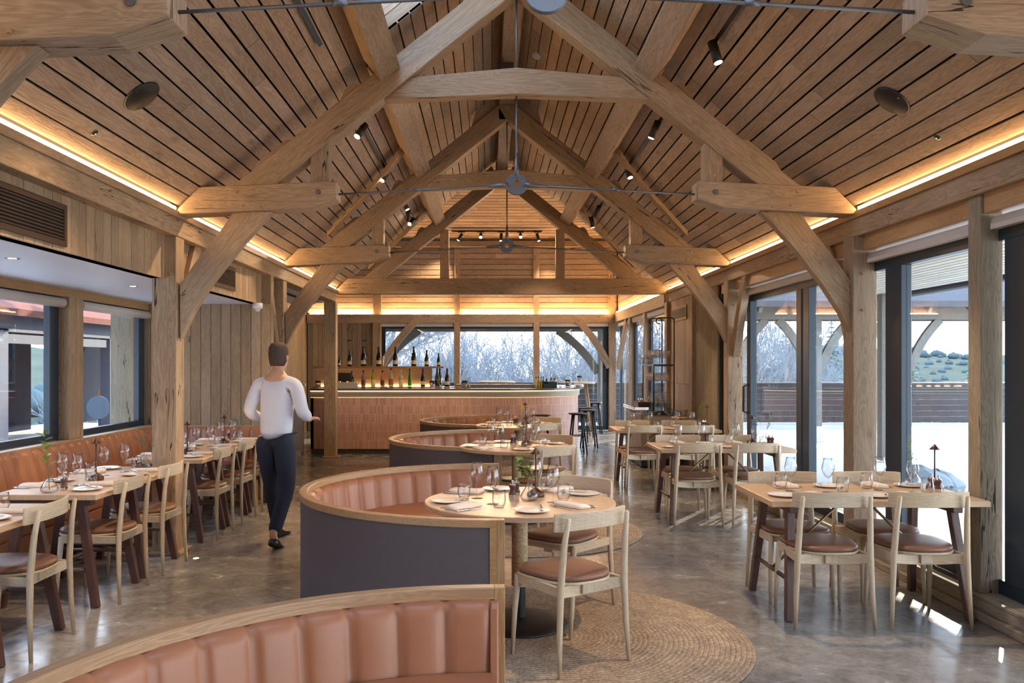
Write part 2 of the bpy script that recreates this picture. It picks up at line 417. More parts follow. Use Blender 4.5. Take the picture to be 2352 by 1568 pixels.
def tilemat():
    m, nt, b = newmat('terracotta_tiles'); tcn = N(nt, 'TexCoord'); sep = N(nt, 'SeparateXYZ'); nt.links.new(tcn.outputs['UV'], sep.inputs[0])
    u, v = sep.outputs[0], sep.outputs[1]
    row = mathn(nt, 'FLOOR', mathn(nt, 'DIVIDE', v, .1508))
    uu = mathn(nt, 'DIVIDE', u, .0165); col_i = mathn(nt, 'FLOOR', uu)
    c = N(nt, 'CombineXYZ'); nt.links.new(col_i, c.inputs[0]); nt.links.new(row, c.inputs[1])
    wn = N(nt, 'TexWhiteNoise', noise_dimensions='2D'); nt.links.new(c.outputs[0], wn.inputs['Vector'])
    fu = mathn(nt, 'FRACT', uu); fv = mathn(nt, 'FRACT', mathn(nt, 'DIVIDE', v, .1508))
    gr = mathn(nt, 'MAXIMUM', mathn(nt, 'LESS_THAN', fu, .14), mathn(nt, 'LESS_THAN', fv, .022))
    nz = noise(nt, tcn.outputs['UV'], 9, 3)
    t = mathn(nt, 'ADD', mathn(nt, 'MULTIPLY', wn.outputs['Value'], .7), mathn(nt, 'MULTIPLY', nz, .4))
    col = ramp(nt, t, [(.1, lin((172, 126, 110))), (.9, lin((216, 170, 152)))])
    col = mixc(nt, gr, col, lin((226, 204, 192)))
    nt.links.new(col, b.inputs['Base Color']); b.inputs['Roughness'].default_value = .5
    bump(nt, b, mathn(nt, 'SUBTRACT', 1.0, gr), .5, .004); return m
TILE = tilemat()
CONC = plain('cast_concrete', lin((170, 166, 152)), .45, var=.14, nscale=7)
BARTOP = plain('dark_stone_top', lin((96, 98, 96)), .22, var=.2, nscale=9)
PAVE = plain('patio_paving_stone', lin((206, 204, 198)), .8, var=.12, nscale=1.5)
GRASS = plain('hill_grass', lin((78, 84, 76)), .9, spec=0.0, var=.3, nscale=.05)
# ------------------------------------------------------------------ room dimensions
XL, XR, XC = -2.553, 3.019, 0.233
ZE = HC + 1.309                # eaves line where the boards start
K = 0.80                       # roof slope
ZR = ZE + K * (XC - XL)        # ridge
T0, T1, T2, T3 = 3.42, 7.07, 10.72, 14.36
YB = 20.2                      # end wall
TW = 0.19                      # timber thickness
YN = -1.6                      # behind the camera
PR = 3.04                      # glazing plane inner face on the right

def floor_and_ground():
    m = MB(); m.box((-4.45, YN, -.12), (3.16, YB + .3, 0)); m.build('floor', FLOOR, kind='structure')
    m = MB(); m.box((3.16, -8, -.2), (16, 23.4, -.03)); m.box((-12, YB + .3, -.2), (3.16, 23.4, -.03)); m.box((-12, -8, -.2), (-4.45, YB + .3, -.03))
    m.build('patio_ground', PAVE, kind='structure')
floor_and_ground()

def roof_side(name, sgn, holes=()):
    """boarded underside of one roof slope; sgn -1 left, +1 right"""
    xe = XL if sgn < 0 else XR
    L = abs(XC - xe); nb = 29; step = L / nb
    al = V((0, 1, 0)); ac = V((-sgn, 0, K)).normalized()      # across: from the eave up to the ridge
    nrm = V((sgn * K, 0, 1)).normalized()                      # outwards
    cs = math.sqrt(1 + K * K)
    m = MB(); o = V((xe, 0, ZE))
    y_end = T3 + .1
    for i in range(nb):
        a0 = i * step * cs + .003; a1 = (i + 1) * step * cs - .008 - random.random() * .006
        segs = []
        y = YN + random.random() * -1.5
        while y < y_end:
            y2 = y + random.uniform(1.3, 3.2); segs.append((max(y, YN), min(y2 - .003, y_end))); y = y2
        for (s0, s1) in segs:
            if s1 - s0 < .05: continue
            parts = [(s0, s1)]
            for hole in holes:
                if hole[2] - .03 <= a0 and a1 <= hole[3] + .03:
                    parts = [q for p in parts for q in ((p[0], min(p[1], hole[0])), (max(p[0], hole[1]), p[1]))]
            for (p0, p1) in parts:
                if p1 - p0 < .05: continue
                dz = random.uniform(0, .004)
                A = [o + al * p0 + ac * a0 + nrm * dz, o + al * p1 + ac * a0 + nrm * dz, o + al * p1 + ac * a1 + nrm * dz, o + al * p0 + ac * a1 + nrm * dz]
                B = [q + nrm * .02 for q in A]
                if sgn > 0: m.hexa(A + B, (0, 1, 0))
                else: m.hexa([A[1], A[0], A[3], A[2], B[1], B[0], B[3], B[2]], (0, 1, 0))
    m.build(name, OAKB, kind='structure')
    # closed deck above the boards
    d = MB(); tot = L * cs + .1; d0, d1 = .045, .12
    def slab(y0, y1, a0, a1):
        c = [o + al * y0 + ac * a0 + nrm * d0, o + al * y1 + ac * a0 + nrm * d0, o + al * y1 + ac * a1 + nrm * d0, o + al * y0 + ac * a1 + nrm * d0]
        t = [q + nrm * (d1 - d0) for q in c]
        if sgn > 0: d.hexa(c + t)
        else: d.hexa([c[1], c[0], c[3], c[2], t[1], t[0], t[3], t[2]])
    a_lo, a_hi = holes[0][2] - .04, holes[0][3] + .04; yy = YN - .1
    slab(YN - .1, y_end, -.5, a_lo); slab(YN - .1, y_end, a_hi, tot)
    for h in sorted(holes): slab(yy, h[0] - .04, a_lo, a_hi); yy = h[1] + .04
    slab(yy, y_end, a_lo, a_hi)
    d.build('roof_deck', DARKVOID, kind='structure')
    return o, al, ac, nrm, cs, step
cs_ = math.sqrt(1 + K * K); st = (XC - XL) / 29 * cs_
HOLE = (4.7, 6.87, 18 * st, 26 * st); FILL_HOLE = (-1.2, 2.9, 18 * st, 26 * st)  # second opening is unseen, added to bring daylight to the front
LO, LA, LC, LN, _, _ = roof_side('ceiling_left', -1, (HOLE, FILL_HOLE))
RO, RA, RC, RN, _, _ = roof_side('ceiling_right', 1, (FILL_HOLE,))
def skylight(H, s, k):
    t = empty('window_%d' % k, (0, 0, 0), kind='structure')
    y0, y1, a0, a1 = H; O_, A_, C_, N_ = (LO, LA, LC, LN) if s < 0 else (RO, RA, RC, RN)
    def pt(y, a, h): return O_ + A_ * y + C_ * a + N_ * h
    m = MB()
    for (ya, yb) in ((y1, y1 + .03), (y0 - .03, y0)):
        k = 4; w_ = (.46 - .0) / 4
        for j in range(4):
            h0 = j * w_ + .002 + .0; h1 = (j + 1) * w_ - .004
            c = [pt(ya, a0, h0), pt(yb, a0, h0), pt(yb, a1, h0), pt(ya, a1, h0)]; d = [pt(ya, a0, h1), pt(yb, a0, h1), pt(yb, a1, h1), pt(ya, a1, h1)]
            m.hexa(c + d, (1, 0, K))
    for (aa, ab) in ((a0 - .03, a0), (a1, a1 + .03)):
        c = [pt(y0, aa, 0), pt(y1, aa, 0), pt(y1, ab, 0), pt(y0, ab, 0)]; d = [pt(y0, aa, .46), pt(y1, aa, .46), pt(y1, ab, .46), pt(y0, ab, .46)]
        m.hexa([c[1], c[0], c[3], c[2], d[1], d[0], d[3], d[2]], (0, 1, 0))
    m.build('reveal_boards', OAKB, t)
    g = MB(); c = [pt(y0, a0, .44), pt(y1, a0, .44), pt(y1, a1, .44), pt(y0, a1, .44)]; d = [pt(y0, a0, .45), pt(y1, a0, .45), pt(y1, a1, .45), pt(y0, a1, .45)]
    g.hexa(c + d); g.build('pane', GLASS, t)
skylight(HOLE, -1, 21); skylight(FILL_HOLE, -1, 22); skylight(FILL_HOLE, 1, 23)  # the last two are out of view, added as extra daylight

# eaves: wall plates, lighting trims, led strips, bulkhead, soffit
def plate(name, x0, x1, y0, y1, z0, z1, label):
    m = MB(); m.box((x0, y0, z0), (x1, y1, z1), (0, 1, 0)); tag(m.build(name, OAK, bevel=.008), label, 'beam')
plate('wall_plate_beam', -2.76, -2.56, YN, T3 - .1, 2.62, 2.83, 'long oak wall plate beam along the left eaves under the glowing light strip')
plate('wall_plate_beam', 3.03, 3.22, YN, T3 - .1, 2.62, 2.83, 'long oak wall plate beam along the right eaves above the glazed doors')
plate('wall_plate_beam', 2.99, 3.18, T3 + .1, YB, 2.57, 2.79, 'oak wall plate beam on the right wall beyond the drinks cart')
for s, x in ((-1, XL), (1, XR)):
    m = MB(); m.box((x - .012, YN, ZE - .10), (x + .012, T3 - .1, ZE - .045), (0, 1, 0)); m.box((min(x, x + s * .16), YN, ZE - .10), (max(x, x + s * .16), T3 - .1, ZE - .085), (0, 1, 0))
    m.build('trim_left_eaves' if s < 0 else 'trim_right_eaves', RAIL, kind='structure', bevel=.003)
    for i, (ya, yb) in enumerate(((YN, T0 - .12), (T0 + .12, T1 - .12), (T1 + .12, T2 - .12), (T2 + .12, T3 - .1))):
        m = MB(); m.box((x + s * .004, ya, ZE - .036), (x + s * .03, yb, ZE - .014))
        o = m.build('led_strip', EMLED)
        side = 'left' if s < 0 else 'right'
        tag(o, 'warm light strip on the %s eaves, %s' % (side, ['behind the camera', 'in the nearest bay', 'between the front and middle roof trusses', 'between the middle and far roof trusses'][i]), 'light strip', 'eaves light strips')

def vboards(m, axis, fixed, thick, u0, u1, z0, z1, bw=.115, gap=.006, jit=0.0):
    """vertical boards; axis 'x': wall runs along x at y=fixed..fixed+thick"""
    u = u0
    while u < u1 - .01:
        w_ = min(bw * random.uniform(1 - jit, 1 + jit), u1 - u); d = random.uniform(0, .003)
        if axis == 'x': m.box((u, fixed + d, z0), (u + w_ - gap, fixed + thick, z1), (0, 0, 1))
        else: m.box((fixed + (d if thick > 0 else -d), u, z0), (fixed + thick, u + w_ - gap, z1), (0, 0, 1))
        u += w_
# left bulkhead above the window alcove and its soffit
m = MB(); vboards(m, 'y', -2.66, -.022, YN, 9.96, 2.27, 2.62, .115, .005, .15); m.build('wall_left_bulkhead', OAKW, kind='structure')
m = MB(); m.box((-2.78, YN, 2.275), (-2.684, 9.96, 2.62)); m.build('wall_left_bulkhead_core', OAKW, kind='structure')
m = MB(); m.box((-4.25, YN, 2.275), (-2.68, 9.96, 2.34)); m.build('ceiling_alcove', WHITE, kind='structure')
# alcove end wall (plank wall) and the block behind it
m = MB(); vboards(m, 'x', 9.96, .022, -4.2, -2.56, 0, 2.275, .118, .006); m.build('wall_alcove_end', OAKW, kind='structure')
m = MB(); m.box((-4.2, 9.985, 0), (-2.56, 10.12, 2.62)); m.build('wall_alcove_core', OAKW, kind='structure')
m = MB(); vboards(m, 'x', 10.12, .022, -4.2, -2.56, 0, 2.62, .118, .006); m.build('wall_alcove_rear', OAKW, kind='structure')
m = MB(); vboards(m, 'y', -4.32, -.02, 10.1, YB, 0, 2.9); m.build('wall_left_far', OAKW, kind='structure')
m = MB(); m.box((-4.45, 10.1, 0), (-4.345, YB, 6)); m.build('wall_left_far_core', DARKVOID, kind='structure')
m = MB(); m.box((-4.35, 10.12, 2.62), (-2.78, T3 + .1, 2.75)); m.build('ceiling_lobby', WHITE, kind='structure')
m = MB(); m.box((-4.45, 10.0, 0), (-4.2, 10.12, 2.75)); m.build('wall_lobby', WEATHER, kind='structure')

# back wall -------------------------------------------------------------
EMFAR = emit('led_far', (1.0, .56, .24), 42.0)
PX = [-2.64, -.745, 1.135, 2.93]             # post centres of the end wall
m = MB(); vboards(m, 'x', YB - .02, .02, -4.3, -2.74, 0, 2.56, .115, .006, .12); m.build('wall_back_left', OAKW, kind='structure')
m = MB(); m.box((-4.45, YB + .002, 0), (-2.6, YB + .15, 2.8)); m.build('wall_back_core', DARKVOID, kind='structure')
def hboards(m, axis, fixed, thick, u0, u1, z0, z1, bw=.13, gap=.012):
    z = z0
    while z < z1 - .02:
        u = u0 - random.random() * 1.5
        while u < u1:
            u2 = u + random.uniform(1.4, 3.4); a, b = max(u, u0), min(u2 - .003, u1)
            if b - a > .04:
                d = random.uniform(0, .004)
                if axis == 'x': m.box((a, fixed + d, z), (b, fixed + thick, min(z + bw - gap, z1)), (1, 0, 0))
                else: m.box((fixed + d, a, z), (fixed + thick, b, min(z + bw - gap, z1)), (0, 1, 0))
            u = u2
        z += bw
m = MB(); hboards(m, 'x', YB, .02, -4.3, 3.05, 2.79, 4.55); m.build('wall_back_upper', OAKB, kind='structure')
m = MB(); m.box((-4.45, YB + .025, 2.79), (3.4, YB + .15, 4.7)); m.build('wall_back_upper_core', DARKVOID, kind='structure')
m = MB(); hboards(m, 'y', 3.07, .02, T3 + .1, YB, 2.79, 5.2); m.build('wall_right_upper', OAKB, kind='structure')
m = MB(); m.box((3.095, T3 + .11, 2.79), (3.25, YB + .15, 7)); m.build('wall_right_upper_core', DARKVOID, kind='structure')
# cross wing roof slopes
m = MB(); RY, RZ = 17.3, 4.5 + .8 * (YB - 17.3)
cs2 = math.hypot(YB - RY, RZ - 4.5); n2 = int(cs2 / .088)
dv = V((0, RY - YB, RZ - 4.5)).normalized(); nv = V((0, .8, 1)).normalized(); o2 = V((0, YB, 4.5))
for i in range(n2):
    x = -4.3 - random.random() * 2
    while x < 3.07:
        x2 = x + random.uniform(1.2, 3.0); a, b = max(x, -5.6), min(x2 - .003, 3.07)
        if b - a > .05:
            d = random.uniform(0, .004)
            p = [V((a, 0, 0)) + o2 + dv * (i * .088) + nv * d, V((b, 0, 0)) + o2 + dv * (i * .088) + nv * d, V((b, 0, 0)) + o2 + dv * (i * .088 + .077) + nv * d, V((a, 0, 0)) + o2 + dv * (i * .088 + .077) + nv * d]
            q = [t + nv * .02 for t in p]
            m.hexa([p[3], p[2], p[1], p[0], q[3], q[2], q[1], q[0]][::1], (1, 0, 0))
        x = x2
m.build('ceiling_cross_wing', OAKB, kind='structure')
m = MB(); m.hexa([V((-4.45, YB + .2, 4.5)), V((3.3, YB + .2, 4.5)), V((3.3, RY, RZ + .1)), V((-4.45, RY, RZ + .1)), V((-4.45, YB + .2, 4.65)), V((3.3, YB + .2, 4.65)), V((3.3, RY, RZ + .3)), V((-4.45, RY, RZ + .3))])
m.hexa([V((-4.45, RY, RZ + .1)), V((3.3, RY, RZ + .1)), V((3.3, T3 - 1.5, 3.2)), V((-4.45, T3 - 1.5, 3.2)), V((-4.45, RY, RZ + .3)), V((3.3, RY, RZ + .3)), V((3.3, T3 - 1.5, 3.5)), V((-4.45, T3 - 1.5, 3.5))][::1])
# keep the main roof opening free: the front slope only starts above the tie beam
m = MB(); m.hexa([V((-4.45, RY, RZ)), V((3.3, RY, RZ)), V((3.3, YB + .2, 4.55)), V((-4.45, YB + .2, 4.55)), V((-4.45, RY, RZ + .2)), V((3.3, RY, RZ + .2)), V((3.3, YB + .2, 4.75)), V((-4.45, YB + .2, 4.75))])
m.box((-4.45, T3 + .35, 6.6), (3.3, RY, 6.85))
gz = [(-4.45, 2.75), (-2.75, 2.75), (-2.75, ZE - .05), (XC, ZR + .1), (3.25, ZE - .05), (3.25, 2.9), (3.3, 2.9), (3.3, 6.85), (-4.45, 6.85)]
m.prism(gz, (0, T3 + .12, 0), (1, 0, 0), (0, 0, 1), (0, 1, 0), .12)
m.build('roof_deck', DARKVOID, kind='structure')

m = MB(); m.box((-4.3, YB - .13, 2.55), (3.0, YB + .01, 2.76), (1, 0, 0)); tag(m.build('plate_beam', OAK, bevel=.008), 'horizontal oak beam across the far wall above the panorama window', 'beam')
m = MB(); m.box((-2.9, YB - .1, 4.36), (3.0, YB + .01, 4.50), (1, 0, 0)); tag(m.build('upper_rail_beam', OAK, bevel=.006), 'upper horizontal oak rail on the far gable below the spotlight track', 'beam')
names = ['at the left end of the panorama window', 'first mullion in the panorama window', 'second mullion in the panorama window', 'in the corner beside the sliding door']
wds = [.2, .14, .14, .16]
for x, wd, nm in zip(PX, wds, names):
    m = MB(); m.box((x - wd / 2, YB - .16, 0), (x + wd / 2, YB + .02, 2.55), (0, 0, 1)); m.box((x - wd / 2, YB - .06, 2.76), (x + wd / 2, YB + .01, 4.36), (0, 0, 1))
    tag(m.build('wall_post', OAK, bevel=.006), 'oak post of the far wall, ' + nm, 'post')
for i in range(4):
    x0, x1 = [(-4.25, PX[0] - .1), (PX[0] + .1, PX[1] - .07), (PX[1] + .07, PX[2] - .07), (PX[2] + .07, PX[3] - .08)][i]
    m = MB(); m.box((x0 + .02, YB - .10, 2.765), (x1 - .02, YB - .06, 2.785)); o = m.build('led_strip', EMFAR)
    tag(o, 'warm light strip on top of the far wall beam, %s section from the left' % ['first', 'second', 'third', 'fourth'][i], 'light strip', 'far wall light strips')
m = MB(); m.box((3.01, T3 + .3, 2.795), (3.04, YB - .2, 2.815)); tag(m.build('led_strip', EMFAR), 'warm light strip along the right wall beam beyond the drinks cart', 'light strip')

# glazing ---------------------------------------------------------------
wn_ = [0]; WIN = {}
def window(pts_frame, pane, nm=None):
    wn_[0] += 1
    t = empty(nm or 'window_%d' % wn_[0], (0, 0, 0), kind='structure')
    m = MB()
    for a, b in pts_frame: m.box(a, b)
    m.build('window_frame', FRAME, t, bevel=.003); WIN[t.name] = t
    for a, b in (pane if isinstance(pane, list) else [pane]):
        g = MB(); g.box(a, b); g.build('pane', GLASS, t)
    return t
# end wall panes
zt = 2.42
for i, (x0, x1) in enumerate(((PX[0] + .1, PX[1] - .07), (PX[1] + .07, PX[2] - .07), (PX[2] + .07, PX[3] - .08))):
    y = YB - .01
    fr = [((x0, y, zt), (x1, y + .05, zt + .08)), ((x0, y, .02), (x1, y + .05, .12))]
    if i == 0: fr.append(((x0, y, .12), (x0 + .09, y + .05, zt)))
    if i == 2: fr.append(((x1 - .13, y, .12), (x1, y + .05, zt)))
    window(fr, ((x0, y + .02, .1), (x1, y + .032, zt)), None if i < 2 else 'door_1')
    m = MB(); m.box((x0, YB - .12, 2.47), (x1, YB - .03, 2.55), (1, 0, 0))
    tag(m.build('roller_blind', BLIND, bevel=.02), 'rolled up pale blind over the %s pane of the far window' % ['left', 'middle', 'right'][i], 'blind')
m = MB(); m.tube([(2.77, YB - .03, 1.18), (2.77, YB - .09, 1.22), (2.77, YB - .09, 1.5), (2.77, YB - .03, 1.54)], .014, 8); m.build('door_handle', BLACK, WIN['door_1'])
# curved braces of the end wall
def arc_brace(m, P, thick, o, ax, ay, an, g=None, mi=0):
    """P: list of (outer(x,y), inner(x,y)) stations in the plane -> one closed prism"""
    pts = [p[0] for p in P] + [p[1] for p in P[::-1]]
    m.prism(pts, o, ax, ay, an, thick, g, mi)
def curve_brace(m, foot, head, wd, bulge, thick, o, ax, ay, an, n=9, mi=0):
    """curved brace from foot to head, bulging towards the side given by sign of bulge"""
    f = V((foot[0], foot[1])); h = V((head[0], head[1])); d = h - f; L = d.length; d.normalize(); nn = V((-d.y, d.x))
    P = []
    for i in range(n):
        t = i / (n - 1); c = f + d * (L * t) + nn * (bulge * 4 * t * (1 - t))
        tg = (d * L + nn * (bulge * 4 * (1 - 2 * t))).normalized(); q = V((-tg.y, tg.x)) * (wd / 2)
        P.append(((c + q)[:], (c - q)[:]))
    arc_brace(m, P, thick, o, ax, ay, an, g=tuple(V(ax) * d.x + V(ay) * d.y), mi=mi)
m = MB(); curve_brace(m, (PX[0] + .12, 1.55), (PX[0] + .95, 2.62), .16, .06, .09, (0, YB - .15, 0), (1, 0, 0), (0, 0, 1), (0, 1, 0))
tag(m.build('curved_brace', OAK, bevel=.005), 'curved oak brace left of the panorama window behind the champagne bottles', 'brace')
m = MB(); curve_brace(m, (PX[3] - .06, 1.5), (PX[3] - .82, 2.62), .16, -.06, .09, (0, YB - .15, 0), (1, 0, 0), (0, 0, 1), (0, 1, 0))
tag(m.build('curved_brace', OAK, bevel=.005), 'curved oak brace at the right end of the panorama window', 'brace')
m = MB(); curve_brace(m, (19.9, 1.5), (18.6, 2.565), .14, -.03, .09, (3.0, 0, 0), (0, 1, 0), (0, 0, 1), (1, 0, 0))
tag(m.build('curved_brace', OAK, bevel=.005), 'oak brace on the right wall in the far corner', 'brace')

# right wall beyond truss 3: posts, panes
for y, nm in ((18.1, 'farther'), (16.4, 'nearer')):
    m = MB(); m.box((3.0, y - .08, 0), (3.16, y + .08, 2.57), (0, 0, 1)); tag(m.build('wall_post', OAK, bevel=.006), 'oak post between narrow windows on the right wall behind the drinks cart, the %s one' % nm, 'post')
for i, (y0, y1) in enumerate(((14.5, 16.32), (16.48, 18.02), (18.18, 20.04))):
    x = 3.1; window([((x, y0, 2.38), (x + .05, y1, 2.46)), ((x, y0, .02), (x + .05, y1, .14)), ((x, y1 - .1, .14), (x + .05, y1, 2.38)), ((x, y0, .14), (x + .05, y0 + .08, 2.38))], ((x + .02, y0, .14), (x + .032, y1, 2.38)))
    m = MB(); m.box((3.04, y0 + .02, 2.46), (3.12, y1 - .02, 2.56), (0, 1, 0)); tag(m.build('roller_blind', BLIND, bevel=.02), 'rolled up blind over the narrow right wall window, %s from the far corner' % ['third', 'second', 'first'][i], 'blind')
# brown panelled return with a vent, then wide planks
m = MB(); 
for i in range(14):
    y = 12.6 + i * .118; m.box((3.05, y, 0), (3.07, y + .115, 1.26), (0, 0, 1)); m.box((3.05, y, 1.265), (3.07, y + .115, 2.62), (0, 0, 1))
m.build('wall_right_panelled', OAKW, kind='structure')
m = MB(); m.box((3.075, 12.5, 0), (3.2, T3 - .1, 2.62)); m.box((3.075, 11.25, 0), (3.2, 12.6, 2.62)); m.build('wall_right_core', DARKVOID, kind='structure')
m = MB()
for a, b in ((11.3, 11.6), (11.61, 12.02), (12.03, 12.5)): m.box((3.04, a, 0), (3.074, b, 2.62), (0, 0, 1))
m.build('wall_right_planks', WEATHER, kind='structure')
m = MB(); m.box((3.0, 12.52, 0), (3.08, 12.6, 2.62), (0, 0, 1)); m.build('trim_1', OAK, kind='structure')

# right wall: sill, doors, stiles, headers
m = MB(); m.box((2.99, YN, 0), (3.3, 11.28, .055), (0, 1, 0)); m.box((3.02, YN, .055), (3.3, 11.28, .14), (0, 1, 0)); m.build('trim_right_sill', WEATHER, kind='structure', bevel=.006)
GX = 3.17
def glaze(y0, y1, stiles, z0=.14, z1=2.40, nm=None):
    fr = [((GX, y0, z1 - .07), (GX + .08, y1, z1 + .02)), ((GX, y0, z0), (GX + .08, y1, z0 + .09))]
    for a, b in stiles: fr.append(((GX - .01, a, z0 + .09), (GX + .07, b, z1 - .07)))
    ed = [y0] + [q for s in stiles for q in s] + [y1]
    panes = [((GX + .025, ed[i], z0 + .08), (GX + .037, ed[i + 1], z1 - .06)) for i in range(0, len(ed), 2) if ed[i + 1] - ed[i] > .1]
    return window(fr, panes, nm)
bays = [(YN, 1.3, [(.1, .25)]), (1.45, 3.3, [(2.3, 2.5)]), (3.5, 5.28, [(3.6, 3.75), (4.98, 5.20)]), (5.42, 7.0, [(6.5, 6.76)]), (7.2, 10.6, [(8.38, 8.53), (8.58, 8.72), (10.25, 10.38)]), (10.8, 11.25, [(11.1, 11.22)])]
for i, (a, b, s) in enumerate(bays):
    glaze(a, b, s, nm='door_%d' % (i + 2))
    m = MB(); m.box((3.08, a, 2.50), (3.24, b, 2.625), (0, 1, 0)); m.build('trim_%d' % (i + 2), RAIL, kind='structure', bevel=.004)
    if b - a > 1:
        m = MB(); m.tube([(3.15, a + .03, 2.44), (3.15, b - .03, 2.44)], .042, 14); m.box((3.11, a + .02, 2.34 + .06), (3.115, b - .02, 2.44))
        tag(m.build('roller_blind', BLIND), 'rolled up pale blind over the right glazing, %s' % ['behind the camera', 'at the picture edge beside the camera', 'nearest visible bay', 'left of the second visible post', 'bay between the two curved roof braces', 'narrow strip near the planks'][i], 'blind')
m = MB(); m.tube([(3.15, 10.28, .98), (3.09, 10.28, 1.0), (3.09, 10.28, 1.3), (3.15, 10.28, 1.32)], .016, 8); m.build('door_handle', BLACK, WIN['door_6'])
for y in (1.38, 5.35):
    m = MB(); m.box((3.06, y - .07, .14), (3.20, y + .07, 2.62), (0, 0, 1)); tag(m.build('wall_post', WEATHER, bevel=.006), 'rough oak post on the sill %s' % ('behind the camera' if y < 3 else 'beside the front right table'), 'post')

# left alcove windows and posts
LX = -4.02
m = MB(); m.box((LX - .2, YN, 0), (LX - .04, 9.96, .86)); m.build('wall_left_lower', WHITE, kind='structure')
m = MB(); m.box((LX - .1, YN, 2.2), (LX + .03, 9.96, 2.275), (0, 1, 0)); m.build('trim_left_head', RAIL, kind='structure')
for y in (.6, 4.2, 8.1):
    m = MB(); m.box((LX - .08, y - .14, .86), (LX + .09, y - .002, 2.2), (0, 0, 1)); m.box((LX - .08, y + .002, .86), (LX + .09, y + .14, 2.2), (0, 0, 1))
    tag(m.build('window_post', OAK, bevel=.005), 'double oak post between the left windows, %s' % {.6: 'behind the camera', 4.2: 'beside the camera', 8.1: 'above the banquette left of the big post'}[y], 'post')
for i, (a, b) in enumerate(((YN, .46), (.74, 4.06), (4.34, 7.96), (8.24, 9.94))):
    x = LX - .07
    window([((x, a, 2.12), (x + .06, b, 2.2)), ((x, a, .86), (x + .06, b, .92)), ((x, b - .16, .92), (x + .06, b, 2.12)), ((x, a, .92), (x + .06, a + .08, 2.12))], ((x + .02, a, .92), (x + .032, b, 2.12)))
    m = MB(); m.tube([(LX + .04, a + .03, 2.14), (LX + .04, b - .03, 2.14)], .045, 14)
    tag(m.build('roller_blind', BLIND), 'rolled up pale blind over the left window, %s' % ['behind the camera', 'beside the camera', 'left of the double post', 'right of the double post'][i], 'blind')

# wall behind the camera: closed boards, keeping rear daylight off the trusses
m = MB(); m.box((-4.2, YN - .15, 0), (-2.55, YN - .02, 2.7)); m.build('wall_rear', WHITE, kind='structure')
m = MB(); vboards(m, 'x', YN - .03, -.02, -2.55, 3.2, 0, 2.9); vboards(m, 'x', YN - .03, -.02, -1.6, 2.1, 2.9, 4.1); m.build('wall_rear_boards', OAKW, kind='structure')
m = MB(); m.prism([(-4.3, 0), (3.3, 0), (3.3, 2.9), (XC, ZR + .2), (-2.8, 2.8), (-4.3, 2.4)], (0, YN - .06, 0), (1, 0, 0), (0, 0, 1), (0, -1, 0), .1); m.build('wall_rear_core', DARKVOID, kind='structure')
